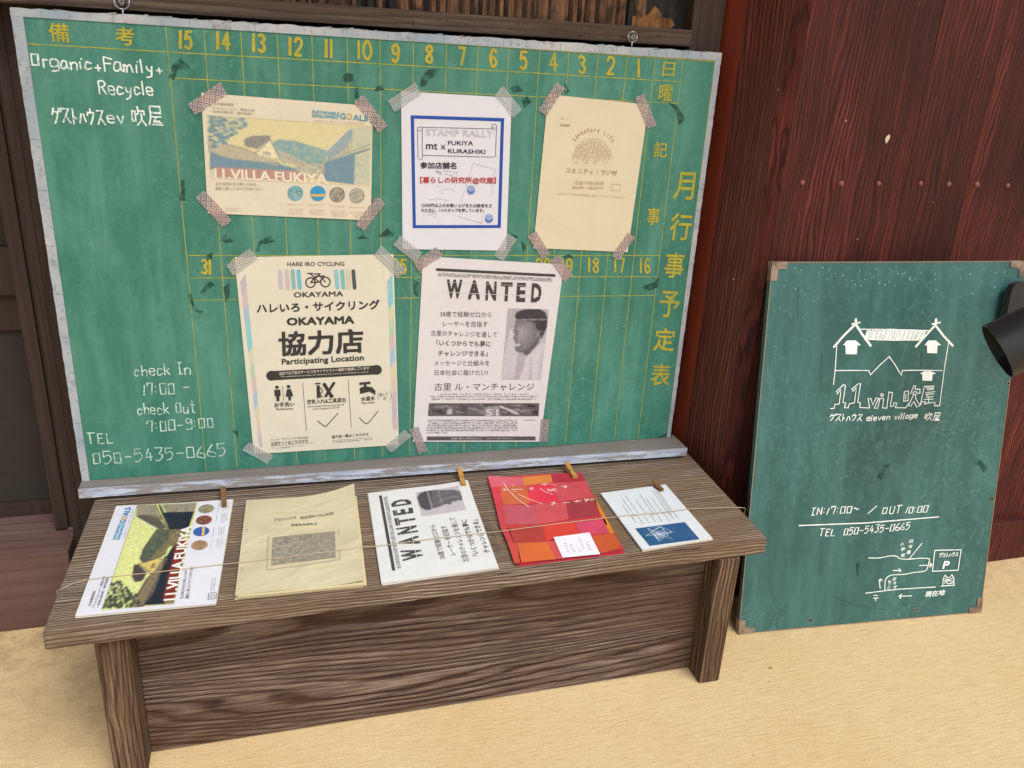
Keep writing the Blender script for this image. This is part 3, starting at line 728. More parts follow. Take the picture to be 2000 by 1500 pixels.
# pale edging strip, ragged on its outer side
def edging(p0, p1, wid0, wid1, inward, rag, n=90):
    p0 = np.array(p0); p1 = np.array(p1); inward = np.array(inward); V = []; F = []
    for k in range(n+1):
        t = k/n; p = p0+(p1-p0)*t; wd = wid0+(wid1-wid0)*t
        r_ = rnd.uniform(-rag, rag) if 0 < k < n else 0
        V += [p-inward*max(0.0003, .0006+r_)+np.array([0, .006, 0]), p-inward*(.0006+r_)+np.array([0, -.0013, 0]), p+inward*wd+np.array([0, -.0013, 0]), p+inward*wd+np.array([0, .0, 0])]
        if k: b = 4*(k-1); F += [(b, b+1, b+5, b+4), (b+1, b+2, b+6, b+5), (b+2, b+3, b+7, b+6)]
    return V, F
for ki, (nm, p0, p1, w0, w1, inn, rg) in enumerate((('edging', (XL, YB, ZT), (XR, YB, ZT), .0085, .0105, (0, 0, -1.), .0009), ('edging', (XL, YB, ZT-.0005), (XL, YB, ZB_), .0118, .009, (1., 0, 0), .0003), ('edging', (XR, YB, ZT-.0005), (XR, YB, ZB_), .0085, .006, (-1., 0, 0), .0004))):
    V, F = edging(p0, p1, w0, w1, inn, rg); V = np.array(V)+np.array([0, (.0, .0003, .0003)[ki], 0]); mesh(nm, V, F, M_['border'], bd)
# torn flakes of tape along the top edge
for k in range(26):
    x = rnd.choice([rnd.uniform(-.16, .28), rnd.uniform(XL, XR)]); L = rnd.uniform(.004, .016); hgt = rnd.uniform(.0008, .0026)
    V = [(x, YB-.0012, ZT-.0005), (x+L, YB-.0012, ZT-.0005), (x+L*rnd.uniform(.4, .9), YB-rnd.uniform(.001, .004), ZT+hgt), (x+L*.2, YB-.002, ZT+hgt*.6)]
    mesh('torn_flake', V, [(0, 1, 2, 3)], M_['border'], bd)
a = Art()
for k in range(34):
    x = XL+.03+k*.0262+rnd.uniform(-.004, .004)
    if x > XR-.01: break
    a.stroke(SB, [(0, 0)], .1, 0) if False else a.L.append((np.array([(x, YB-.0017, ZT), (x+.0004, YB-.0017, ZT), (x+.0004+rnd.uniform(-.0006, .0006), YB-.0017, ZT-.0088), (x, YB-.0017, ZT-.0088)]), [(0, 1, 2, 3)]))
for k in range(9):
    z = ZB_+.03+k*.061+rnd.uniform(-.006, .006)
    for X, w_ in ((XL, .0095), (XR-.0065, .0065)): a.L.append((np.array([(X, YB-.0017, z), (X+w_, YB-.0017, z+rnd.uniform(-.0006, .0006)), (X+w_, YB-.0017, z+.0004), (X, YB-.0017, z+.0004)]), [(0, 1, 2, 3)]))
a.build('edging_seam', ink('#7b7e80'), bd)
# grid: traced ends
def L(pts, w_=.0013, h=.0003): gl.stroke(SB, pts, w_, h)
gl = Art()
TLi, TRi, BLi, BRi = (40, 28), (1396, 120), (174, 935), (1303, 850)
gl.stroke(SB, [TLi, TRi], .0022, .0004); gl.stroke(SB, [TLi, BLi], .0016, .0004); gl.stroke(SB, [TRi, BRi], .0016, .0004)
L([(48, 85), (336, 102), (800, 128), (1330, 160)]); L([(334, 152), (782, 176), (1324, 202)])
L([(368, 499), (1290, 499)]); L([(374, 543), (1282, 540)]); L([(378, 586), (1278, 577)])
top = [323, 398, 470, 541, 608, 678, 741, 806, 872, 933, 993, 1054, 1110, 1167, 1224, 1279, 1334]
z_top = 50
bx0 = SB(323, 50)[0]; bx1 = SB(1334, 117)[0]
X0 = [SB(323, 50)[0], SB(368, 499)[0], SB(408, 912)[0]]; X16 = SB(1334, 117)[0]
def bw(x, z, h=.0003): return np.array([x, YB-h, z])
class BW:
    n = np.array([0, -1., 0])
    def __call__(s, x, z, h=0.0): return np.array([x, YB-h, z])
BWm = BW()
colx = []
for k in range(17):
    f = k/16; x = bx0+(bx1-bx0)*f
    xt = SB(top[k], 28+(top[k]-40)*.0678)[0]
    x = .5*x+.5*xt; colx.append(x)
    zt_ = SB(top[k], 28+(top[k]-40)*.0678)[2]
    gl.stroke(BWm, [(x, zt_), (x, .40), (x, ZB_+.003)], .0011, .0003)
gl.build('grid_line', M_['yline'], bd)
# painted numerals
def numeral(txt, cx, cy, hpx, w_=.0048, wf=.62, sp=.25):
    a = Art(); tot = 0; sizes = []
    for ch in txt: wd, st = PAINT[ch]; sizes.append(tot); tot += wd*.62+2.1
    tot -= 2.1
    s_ = hpx/9.0
    for x0, ch in zip(sizes, txt):
        wd, st = PAINT[ch]
        for part in st.split('|'):
            sm = part[0] == '~'; pts = []
            for t in part.lstrip('~').split():
                pts.append((cx+(x0+float(t[0])*.62-tot/2)*s_*1.0, cy-(float(t[1])-4.5)*s_+(x0+float(t[0])*.62-tot/2)*s_*.06))
            if sm and pts[0] == pts[-1]: pass
            a.stroke(SB, pts, w_, .0006, smooth=sm, jit=.13)
    a.build('numeral', M_['yellow'], bd)
for t_, x, y in [('15', 363, 78), ('14', 437, 80), ('13', 506, 84), ('12', 577, 91), ('11', 643, 95), ('10', 711, 98), ('9', 772, 104), ('8', 838, 106), ('7', 902, 110), ('6', 963, 114), ('5', 1022, 118), ('4', 1081, 121), ('3', 1136, 126), ('2', 1192, 128), ('1', 1248, 133)]:
    numeral(t_, x, y, 33, .0037)
for t_, x, y in [('31', 403, 521), ('30', 466, 521), ('25', 780, 520), ('24', 836, 519), ('20', 1060, 519), ('19', 1107, 519), ('18', 1159, 518), ('17', 1210, 518), ('16', 1260, 519)]:
    numeral(t_, x, y, 27, .0032)
def kanji(ch, cx, cy, w_, h_, bold=.018, M=SB, mat=None, h=.0006):
    a = Art(); a.text(M, ch, (cx-w_/2, cy+h_/2), (cx+w_/2, cy+h_/2+w_*.04), h_, h, bold=bold); a.build('kanji', mat or M_['yellow'], bd)
for ch, x, y, w_, h_ in [('備', 118, 63, 40, 38), ('考', 246, 70, 38, 36), ('日', 1304, 135, 24, 29), ('曜', 1298, 181, 27, 33), ('記', 1288, 292, 26, 30), ('事', 1274, 422, 25, 34),
                         ('月', 1333, 362, 40, 54), ('行', 1326, 442, 42, 53), ('事', 1314, 517, 38, 50), ('予', 1304, 593, 40, 52), ('定', 1295, 662, 40, 45), ('表', 1287, 731, 38, 44)]:
    kanji(ch, x, y, w_, h_, .018)
# old tape residue
a = Art()
for pts in [[(329, 152), (336, 128), (352, 114), (372, 132), (348, 136), (340, 156)], [(668, 150), (676, 142), (690, 145), (691, 158), (675, 161)], [(735, 170), (742, 164), (752, 176), (730, 178)], [(692, 172), (700, 170), (701, 190), (693, 192)],
            [(428, 470), (440, 457), (458, 472), (444, 475)], [(404, 498), (416, 492), (414, 512), (404, 508)], [(506, 472), (528, 460), (538, 472), (510, 478), (506, 492), (500, 490)], [(696, 467), (708, 458), (722, 466)], [(738, 462), (757, 445), (772, 462)],
            [(390, 570), (410, 549), (420, 556), (404, 566), (398, 578)], [(367, 576), (374, 574), (378, 592), (388, 608), (398, 606), (392, 612), (378, 606)], [(352, 860), (356, 850), (360, 895), (350, 893)], [(822, 150), (836, 136), (858, 134), (852, 148), (836, 156), (832, 168), (820, 170)],
            [(996, 172), (1010, 166), (1024, 178), (1002, 180)], [(1018, 192), (1030, 188), (1038, 200), (1024, 210)], [(1102, 160), (1112, 178), (1104, 186)], [(1304, 200), (1322, 204), (1338, 232), (1326, 245), (1318, 214)], [(984, 474), (1000, 456), (1012, 462), (996, 478)], [(1018, 470), (1028, 480), (1020, 500)],
            [(1100, 500), (1112, 496), (1122, 504), (1104, 510)], [(806, 545), (820, 552), (816, 580), (808, 572)], [(1254, 558), (1276, 552), (1288, 540), (1284, 562), (1260, 570)], [(1282, 856), (1300, 846), (1312, 840), (1312, 854)], [(454, 842), (464, 834), (466, 854)], [(436, 560), (450, 552), (448, 580), (440, 590)]]:
    if pts[0] == (352, 860): pts = [(354, 352), (360, 350), (362, 392), (350, 392)]
    a.poly(SB, pts, .00045)
a.build('tape_residue', M_['residue'], bd)
# eraser haze and chalk handwriting
a = Art()
for k in range(0):
    x = rnd.uniform(90, 330); y = rnd.uniform(260, 880); l = rnd.uniform(20, 90); a.stroke(SB, [(x, y), (x+rnd.uniform(-6, 10), y+l)], rnd.uniform(.001, .002), .0005, jit=.3)
for k in range(30):
    x = rnd.uniform(1100, 1260); y = rnd.uniform(600, 830); a.stroke(SB, [(x, y), (x+rnd.uniform(-4, 4), y+rnd.uniform(3, 10))], rnd.uniform(.0008, .002), .0005)
a.build('chalk_smear', M_['smudge'], bd)
CW = .0019
def line(txt, p0, p1, h_, w_=CW, m='chalk'):
    a = Art(); a.hand(SB, txt, p0, p1, h_, w_, .0008); a.build('chalk_writing', M_[m], bd)
line('Organic+Family+', (64, 131), (318, 144), 27); line('Recycle', (195, 184), (299, 186), 27)
line('ゲストハウス', (104, 240), (206, 243), 30); line('ev', (212, 239), (243, 241), 26); line('吹屋', (260, 243), (319, 246), 36)
line('check In', (264, 734), (371, 730), 22, .0016, 'chalk_faint'); line('17:00 -', (281, 772), (370, 766), 22, .0016, 'chalk_faint'); line('check Out', (270, 810), (381, 806), 22, .0016, 'chalk_faint'); line('7:00-9:00', (289, 842), (417, 834), 21, .0016, 'chalk_faint')
line('TEL', (172, 867), (222, 865), 20, .0016, 'chalk_faint'); line('050-5435-0665', (184, 906), (440, 890), 23, .0016, 'chalk_faint')
# tray
yl, yr = 1.119, 1.099
prof = [(XL-.0015, yl), (.639, yr), (.639, YB+.008), (XL-.0015, YB+.008)]
tz0, tz1 = .2435, .2565
V = [(x, y, tz0) for x, y in prof]+[(x, y, tz1) for x, y in prof]
mesh('chalk_tray', V, [(3, 2, 1, 0), (4, 5, 6, 7), (1, 2, 6, 5), (2, 3, 7, 6), (3, 0, 4, 7), (0, 1, 5, 4)], M_['tray_top'], bd)
V, F = [(XL-.0016, yl-.0006, tz0-.0004), (.6392, yr-.0006, tz0-.0004), (.6392, yr-.0006, tz1-.001), (XL-.0016, yl-.0006, tz1-.001), (XL-.0016, yl+.001, tz1+.0003), (.6392, yr+.001, tz1+.0003)], [(0, 1, 2, 3), (3, 2, 5, 4)]
mesh('tray_front', V, F, M_['peeling'], bd)
# screw eyes hanging the board from the rail
for hx, rr in ((-.155, .0082), (.493, .0066)):
    c = np.array([hx, 1.150, .8735]) if hx > 0 else np.array([hx, 1.150, .8745])
    ring = [c+np.array([rr*math.cos(t), .001*math.sin(3*t), rr*math.sin(t)]) for t in [2*math.pi*k/24 for k in range(24)]]
    V, F = joinVF([tubeVF(ring, .0012, 8, True), cylVF(c+np.array([0, 0, -rr]), c+np.array([0, -.0, -rr-.008]), .0013, n=8)])
    mesh('screw_eye', V, F, M_['metal'], bd, smooth=True)
    V, F = joinVF([cylVF(c+np.array([0, .012, 0]), c+np.array([0, -.0005, 0]), .0022, n=10), cylVF(c+np.array([0, -.0005, 0]), c+np.array([0, -.0028, 0]), .0044, .0030, n=16)])
    o = mesh('screw_head', V, F, M_['metal'], bd, smooth=False)
    V, F = joinVF([boxVF((c[0]-.0022, c[1]-.0032, c[2]-.0004), (c[0]+.0022, c[1]-.0026, c[2]+.0004)), boxVF((c[0]-.0004, c[1]-.0032, c[2]-.0022), (c[0]+.0004, c[1]-.00265, c[2]+.0022))])
    mesh('screw_slot', V, F, M_['black'], bd)
# =================================================================== posters
def quad_sheet(name, mat, parent, c, n, h, thick=.0003, g=10, lift=None):
    M = UV(*c, n, lift); V = []; F = []
    for j in range(g+1):
        for i in range(g+1): V.append(M(i/g, j/g, h))
    for j in range(g):
        for i in range(g): b = j*(g+1)+i; F.append((b, b+1, b+g+2, b+g+1))
    N = len(V); rim = [i for i in range(g)]+[i*(g+1)+g for i in range(g)]+[g*(g+1)+i for i in range(g, 0, -1)]+[i*(g+1) for i in range(g, 0, -1)]
    V += [v-np.array(n)*thick for v in V]; F += [tuple(q+N for q in f[::-1]) for f in F[:g*g]]
    m = len(rim)
    for k in range(m): F.append((rim[k], N+rim[k], N+rim[(k+1) % m], rim[(k+1) % m]))
    return mesh(name, V, F, mat, parent, smooth=False)
def tape(parent, p0, p1, wid, kind, h=.0026):
    """p0-p1: the two ends (pixels of the photo on the board), wid: width in m"""
    A = SB(*p0); B = SB(*p1); d = B-A; Lg = np.linalg.norm(d); d /= Lg; s_ = np.cross([0, -1., 0], d); V = []; F = []; uv = []
    k = 8; 
    for i in range(k+1):
        t = i/k; jag = .0011*(1 if i in (0, k) else 0)
        for j in range(4):
            u = t*Lg+(rnd.uniform(-jag, jag) if jag else 0); v = (j/3-.5)*wid
            hh = h+.0004*math.sin(t*9+j)
            V.append(A+d*u+s_*v+np.array([0, -hh, 0])); uv.append((u+A[0], v+.3+A[2]))
    for i in range(k):
        for j in range(3): b = i*4+j; F.append((b, b+4, b+5, b+1))
    mesh('tape', V, F, M_['tapeA' if kind == 'A' else 'tapeB'], parent, uv=uv)
def poster(name, label, cat, cpx, mat, tapes, h=.0016):
    c = [SB(*q) for q in cpx]; ctr = sum(c)/4
    t = Thing(name, (ctr[0], YB, min(q[2] for q in c)), label, cat, 'posters taped on the big chalkboard')
    quad_sheet('paper_sheet', mat, t, c, (0, -1., 0), h)
    for p0, p1, wd, kd in tapes: tape(t, p0, p1, wd, kd)
    return t
P1 = .0019; P2 = .0021; P3 = .0023; P4 = .0025
def homog(src):
    dst = [(0, 0), (1, 0), (1, 1), (0, 1)]; A = []; B = []
    for (x, y), (u, v) in zip(src, dst): A += [[x, y, 1, 0, 0, 0, -u*x, -u*y], [0, 0, 0, x, y, 1, -v*x, -v*y]]; B += [u, v]
    H = np.linalg.solve(np.array(A, float), np.array(B, float)); return np.append(H, 1).reshape(3, 3)
class Reproj(Crop):
    """pixels of a detail of the same print elsewhere -> this sheet"""
    def __init__(s, uvm, H, ref, vs=1.0): s.uv = uvm; s.H = H; s.vs = vs; s.M = uvm; s.x0, s.y0, s.k = ref.x0, ref.y0, ref.k
    def __call__(s, x, y, h=0.0): q = s.H@np.array([x, y, 1.0]); return s.uv(q[0]/q[2], q[1]/q[2]*s.vs, h)

# ---- village flyer (used faded on the board, fresh on the bench)
FADED = dict(line='#a89878', sky='#cfc496', tree='#6f8a94', tree2='#a3ae9c', hill='#7f9ea0', hill2='#96a894', roofd='#90a0a2', wallL='#b9bba2', darkw='#6f8b98', tile='#ada58f', tile2='#87877f', gable='#dfd0ab', red='#b98d80', red2='#a8837c', mid='#b5ae95', mid2='#7c8f92', letter='#ded3bc', txt='#9d9484', sdg='#4f97ae', goal='#5a94a8', o='#c3b48a', ground='#c6c0a8', fine='#b07a68', c1='#6c9ea8', c2='#3f8fb8', c3='#8f8478', c4='#9a978c', acc='#cfae5a')
VIVID = dict(line='#4b4a30', sky='#cdd18a', tree='#3c4538', tree2='#6d7260', hill='#4d5348', hill2='#5d6450', roofd='#57534a', wallL='#8e8673', darkw='#1d2530', tile='#5d5250', tile2='#4a4042', gable='#cdb568', red='#8a2f22', red2='#5e1f18', mid='#7c6f52', mid2='#4b4640', letter='#e4e0da', txt='#5e5c58', sdg='#3f9cc0', goal='#2f7fae', o='#d0903a', ground='#83765a', fine='#8c8a88', c1='#a07a5c', c2='#3858a0', c3='#7c3a30', c4='#8d8a6a', acc='#d6b25a')
def villa(t, M, pal, b, sc_=1.0):
    I = lambda k: ink(pal[k], pic=k in ('tree', 'hill', 'tile', 'mid', 'mid2', 'darkw', 'red', 'roofd', 'c1', 'c3', 'c4', 'ground', 'tile2', 'hill2')); R_ = random.Random(5)
    Q = [(115, 320), (1735, 435), (1710, 1018), (150, 935)]
    def inside(x, y):
        f = (x-115)/1620; return 330+115*f < y < 930+80*f and 135 < x < 1705
    RS = Raster(); RS.ppm = 6500 if pal is FADED else 6500; D = {}
    def A(k): return RS.pen(pal[k])
    def grid(k, pts, h):
        A(k).poly(M, pts, h)
    e = .00012
    grid('hill', [(770, 585), (830, 560), (980, 575), (1100, 610), (1200, 640), (1275, 665), (1290, 820), (1000, 820), (760, 700)], b+e)
    for k in range(90):
        x = R_.uniform(790, 1260); y = R_.uniform(590+max(0, x-980)*.25, 800); r = R_.uniform(8, 22); A('hill2').disc(M, x, y, r, r*.6, b+1.3*e, 6, R_.uniform(0, 3))
    grid('roofd', [(1268, 700), (1515, 452), (1545, 480), (1540, 590), (1440, 690), (1300, 760)], b+2*e)
    grid('wallL', [(1520, 447), (1733, 437), (1718, 600), (1540, 660)], b+1.8*e)
    grid('mid', [(1440, 690), (1530, 560), (1540, 650), (1450, 710)], b+2.2*e)
    grid('darkw', [(1262, 790), (1550, 690), (1715, 640), (1715, 660), (1565, 715), (1558, 1000), (1265, 965)], b+2.4*e)
    grid('wallL', [(1565, 735), (1713, 670), (1708, 1012), (1562, 998)], b+2.4*e)
    A('mid2').stroke(M, [(1280, 775), (1545, 672), (1715, 612)], .0022*sc_, b+2.8*e)
    A('letter').stroke(M, [(1520, 446), (1290, 672)], .0009*sc_, b+2.9*e)
    for k in range(26): x = 1290+k*16; A('mid').stroke(M, [(x, 762-k*6.1), (x+3, 776-k*6.1)], .0006, b+3*e)
    grid('tile', [(130, 560), (510, 660), (620, 715), (850, 790), (800, 815), (500, 765), (290, 735), (130, 665)], b+2*e)
    for k in range(44): x = 140+k*15; A('tile2' if k % 2 else 'gable').stroke(M, [(x, 570+k*4.2), (x+30, 672+k*3.2)], .0008*sc_, b+2.3*e)
    grid('darkw', [(150, 680), (290, 742), (830, 800), (1010, 850), (1010, 905), (150, 850)], b+1.6*e)
    grid('tile2', [(480, 560), (560, 525), (738, 520), (742, 555), (610, 655), (490, 625)], b+2.4*e)
    grid('gable', [(598, 690), (738, 566), (832, 755), (700, 728)], b+2.8*e)
    A('mid2').stroke(M, [(590, 696), (738, 562), (838, 765)], .0016*sc_, b+3.0*e); A('tile2').stroke(M, [(130, 556), (510, 656), (620, 712)], .0012, b+3*e); A('darkw').stroke(M, [(130, 668), (290, 740), (500, 770), (830, 800)], .0014, b+3*e)
    for k in range(3): grid('darkw', [(668+k*28, 672+k*5), (684+k*28, 675+k*5), (686+k*28, 712+k*5), (670+k*28, 708+k*5)], b+3.1*e)
    grid('mid', [(810, 655), (1085, 790), (1060, 835), (835, 765)], b+2.2*e)
    for k in range(22): x = 830+k*12; A('mid2').stroke(M, [(x, 690+k*5.5), (x+2, 720+k*5)], .0006*sc_, b+2.6*e)
    grid('mid', [(1000, 790), (1280, 800), (1270, 965), (1000, 900)], b+1.7*e)
    for k in range(110):
        x = R_.uniform(950, 1275); y = R_.uniform(775, 940); r = R_.uniform(6, 16); A(R_.choice(['mid2', 'gable', 'darkw', 'red2', 'hill'])).rect(M, x, y, min(1275, x+r*1.6), y+r*.6, b+2.0*e+k*1e-7)
    grid('red', [(195, 830), (1000, 868), (1090, 935), (1050, 965), (200, 925)], b+2.2*e)
    for k in range(24): x = 215+k*34; A('red2').stroke(M, [(x, 840+k*1.5), (x, 925+k*1.2)], (.0012 if k % 3 else .003)*sc_, b+2.5*e)
    for k in range(330):
        x = R_.uniform(125, 500); y = R_.uniform(335, 640)
        if (x-120)/400+(y-330)/330 > 1.25 or not inside(x, y): continue
        r = R_.uniform(10, 26); A(R_.choice(['tree', 'tree', 'tree2', 'tree'])).disc(M, x, y, r, r*.5, b+3.2*e+k*1e-7, 6, R_.uniform(-.5, .5))
    for k in range(420):
        x = R_.uniform(150, 1690); y = R_.uniform(560, 930)
        if not inside(x, y) or (x < 1260 and y < 600+abs(x-700)*.12): continue
        w2 = R_.uniform(5, 22); c_ = 'tile2' if (x < 800 and y < 790) else ('mid2' if y < 800 else R_.choice(['darkw', 'red2', 'mid2', 'tile']))
        if x > 1265 and y < 720: c_ = R_.choice(['mid', 'mid2'])
        A(c_).poly(M, [(x, y), (x+w2, y+R_.uniform(-2, 5)), (x+w2*.9, y+R_.uniform(4, 9)), (x+2, y+R_.uniform(3, 8))], b+3.15*e+(k % 50)*1e-7)
    grid('ground', [(150, 852), (200, 852), (200, 925), (1050, 965), (1265, 968), (1265, 988), (152, 932)], b+1.5*e)
    A('line').stroke(M, [Q[0], Q[1]], .0006, b+3*e)
    RS.build(M, Q, 220, 96, b, 'village_picture', t, pal['sky'], blur=1, grain=.016 if pal is FADED else .035, seed=4)
    a_ = Art(); a_.text(M, '11.VILLA.FUKIYA', (196, 940), (1300, 998), 100, b+4*e, bold=.035); a_.build('title_lettering', I('letter'), t)
    a_ = Art()
    for s_, p0, p1 in (('日本遺産認定', (185, 222), (388, 234)), ('「ジャパンレッド」発祥の地', (160, 262), (585, 290)), ('〜弁柄と銅の町・備中吹屋〜', (150, 296), (582, 326))): a_.text(M, s_, p0, p1, 26, b+4*e, bold=.012)
    a_.text(M, '古き良きものと新しいもの', (208, 1006), (604, 1010), 30, b+4*e, bold=.01); a_.text(M, '融合し新しいライフスタイルへ', (208, 1052), (668, 1058), 32, b+4*e, bold=.01)
    a_.fine(M, (290, 1235), (462, 1238), 10, b+4*e); a_.fine(M, (290, 1258), (470, 1262), 10, b+4*e)
    a_.build('small_lettering', I('txt'), t)
    a_ = Art(); a_.text(M, 'SUSTAINABLE', (1148, 302), (1412, 326), 30, b+4*e, bold=.03); a_.text(M, 'DEVELOPMENT', (1148, 342), (1412, 362), 30, b+4*e, bold=.03); a_.build('small_lettering', I('sdg'), t)
    a_ = Art(); a_.text(M, 'G', (1420, 362), (1474, 365), 62, b+4*e, bold=.03); a_.text(M, 'ALS', (1545, 374), (1690, 384), 60, b+4*e, bold=.03); a_.build('small_lettering', I('goal'), t)
    cols = ['#c8504a', '#cfa040', '#5f9a50', '#b84040', '#d0784a', '#4aa0b8', '#d0b850', '#8a3a50', '#d08048', '#c05080', '#d0a048', '#a88848', '#508050', '#4088b0', '#60a858', '#306890', '#284870']
    for k in range(0, 16, 2):
        a_ = Art(); t0 = 2*math.pi*k/16; a_.stroke(M, [(1508+23*math.cos(t0+j*.26), 336+24*math.sin(t0+j*.26)) for j in range(4)], .0016*sc_, b+4*e)
        c_ = hexc(cols[k]); fade = .6 if pal is FADED else .1; g_ = (.55, .48, .32)
        hx = '#%02x%02x%02x' % tuple(int(255*min(1, max(0, (x*(1-fade)+y*fade)))**(1/2.2)) for x, y in zip(c_, g_)); a_.build('logo_ring', ink(hx), t)
    a_ = Art(); a_.fine(M, (1170, 382), (1660, 412), 12, b+4*e)
    for x, y in ((905, 1245), (1115, 1250), (1320, 1265), (1515, 1275)):
        for j in range(3): a_.fine(M, (x+R_.uniform(0, 30), y+j*22), (x+R_.uniform(120, 175), y+j*22+4), 10, b+4*e)
        a_.fine(M, (x-10, y-50), (x+150, y-44), 9, b+4*e)
    a_.build('fine_print', I('fine'), t)
    for (x, y), k1, k2 in (((983, 1085), 'c1', 'tree2'), ((1203, 1086), 'c2', 'acc'), ((1392, 1098), 'c3', 'tree2'), ((1583, 1107), 'c4', 'mid')):
        a_ = Art(); a_.disc(M, x, y, 76, 74, b+2*e, 26); a_.build('round_picture', I(k1), t)
        a_ = Art()
        for k in range(26):
            q = R_.uniform(0, 6.28); r = 62*math.sqrt(R_.random()); a_.disc(M, x+r*math.cos(q), y+r*math.sin(q), R_.uniform(4, 13), R_.uniform(3, 8), b+2.5*e+k*1e-7, 6, R_.uniform(0, 3))
        if k1 == 'c2': a_.L.clear(); a_.poly(M, [(x-72, y+5), (x-20, y+8), (x+20, y+8), (x+72, y+3), (x+66, y+30), (x-66, y+32)], b+2.5*e)
        a_.build('round_picture', I(k2), t)
    if pal is VIVID:
        a_ = Art(); a_.stroke(M, [(180, 1215), (255, 1215), (265, 1225), (265, 1270), (255, 1280), (190, 1280), (180, 1270), (180, 1215)], .0007, b+4*e); a_.stroke(M, [(222+20*math.cos(k), 1247+18*math.sin(k)) for k in [i*.6 for i in range(12)]], .0006, b+4*e)
        a_.build('logo_ring', ink('#4a4a4c'), t)
C5 = Crop(SB, 380, 160, 5.0)
Qf = [(393, 181), (728, 207), (724, 430), (406, 416)]
tp = poster('flyer_poster', 'faded landscape flyer of an old village street taped upper left on the chalkboard', 'poster', Qf, paper('#d3cab4', .7),
    [((375, 214), (437, 172), .0150, 'A'), ((699, 191), (748, 252), .0150, 'A'), ((390, 378), (444, 436), .0150, 'A'), ((702, 444), (744, 390), .0150, 'A')])
villa(tp, C5, FADED, P1)
Hf = homog([((x-380)*5, (y-160)*5) for x, y in Qf])

# ---- stamp rally poster
C6 = Crop(SB, 760, 160, 4.285)
ts = poster('stamp_rally_poster', 'white A5 sheet with thick blue rectangle and stamp rally text, dashed tape on corners', 'poster', [(783, 178), (999, 191), (988, 489), (786, 486)], paper('#d3d2d8', .4),
    [((764, 208), (816, 172), .0165, 'B'), ((973, 176), (1010, 222), .0165, 'B'), ((774, 468), (817, 502), .0165, 'B'), ((973, 504), (1000, 460), .0165, 'B')])
a = Art(); fr_o = [(178, 278), (960, 302), (932, 1220), (196, 1222)]; fr_i = [(207, 306), (932, 330), (906, 1196), (222, 1196)]
for k in range(4): a.poly(C6, [fr_o[k], fr_o[(k+1) % 4], fr_i[(k+1) % 4], fr_i[k]], P1)
a.build('blue_border', ink('#2a4fa0'), ts)
a = Art()
a.stroke(C6, [(270, 378), (880, 392), (895, 400), (888, 622), (870, 628), (275, 612)], .0006, P2); a.stroke(C6, [(236, 400), (240, 640), (256, 652), (276, 640), (275, 380), (256, 374), (236, 384), (236, 400), (256, 412), (275, 400)], .0006, P2)
a.stroke(C6, [(895, 400), (896, 365), (876, 350), (856, 366), (864, 384), (880, 376)], .0006, P2, smooth=True)
a.text(C6, 'FUKIYA', (490, 527), (700, 530), 36, P2, bold=.02); a.text(C6, 'KURASHIKI', (490, 594), (802, 602), 36, P2, bold=.02); a.text(C6, 'mt', (306, 562), (402, 566), 52, P2, bold=.02); a.stroke(C6, [(434, 528), (464, 562)], .0012, P2); a.stroke(C6, [(464, 528), (434, 562)], .0012, P2)
a.text(C6, '参加店舗名', (258, 724), (560, 728), 56, P2, bold=.03)
a.text(C6, '○550円以上のお買い上げまたは飲食をさ', (268, 1046), (856, 1050), 32, P2, bold=.022); a.text(C6, 'れた方に、1つスタンプを押しています。', (266, 1088), (790, 1090), 32, P2, bold=.022)
a.build('black_lettering', ink('#3a3840'), ts)
a = Art(); a.text(C6, 'STAMP RALLY', (306, 448), (872, 462), 56, P2, bold=.02); a.build('outlined_lettering', ink('#aaa8ac'), ts)
a = Art(); a.text(C6, 'STAMP RALLY', (309, 446), (870, 459), 50, P3, bold=-.02); a.build('outlined_lettering', ink('#d3d2d8'), ts)
a = Art(); a.text(C6, '【暮らしの研究所@吹屋】', (256, 852), (890, 856), 60, P3, bold=.022); a.build('red_lettering', ink('#b03036'), ts)
a = Art(); a.text(C6, 'mt', (392, 760), (438, 778), 28, P2, bold=.01); a.stroke(C6, [(440, 900), (500, 890), (545, 910)], .0004, P2); a.stroke(C6, [(330, 985), (400, 975), (500, 992)], .0004, P2)
a.stroke(C6, [(700, 680), (600, 1000)], .0004, P2); a.stroke(C6, [(700, 680), (885, 730), (850, 960)], .0004, P2); a.stroke(C6, [(570, 1120), (770, 1180), (790, 1060)], .0004, P2); a.fine(C6, (450, 745), (585, 765), 12, P2); a.fine(C6, (462, 775), (535, 790), 12, P2); a.fine(C6, (285, 1095), (400, 1140), 9, P2); a.fine(C6, (310, 1085), (410, 1115), 9, P2); a.disc(C6, 406, 873, 6, 5, P2, 8); a.disc(C6, 438, 931, 6, 5, P2, 8); a.build('faint_print', ink('#96959a'), ts)
a = Art(); b_ = Art()
for x, y in ((682, 893), (833, 1132)):
    a.disc(C6, x, y, 32, 27, P2, 20); a.rect(C6, x-32, y, x+32, y+20, P2); a.disc(C6, x, y+20, 32, 26, P2, 20)
    b_.disc(C6, x, y, 27, 22, P3, 20); b_.stroke(C6, [(x-24, y+30), (x, y+38), (x+24, y+30)], .0005, P3)
a.build('stamp_emblem', ink('#3f66b4'), ts); b_.build('stamp_emblem', ink('#aebcd8'), ts)
a = Art()
for x, y in ((682, 893), (833, 1132)): a.stroke(C6, [(x+14*math.cos(q), y+11*math.sin(q)) for q in [i*.7 for i in range(10)]], .0009, P4)
a.build('stamp_emblem', ink('#3f66b4'), ts)

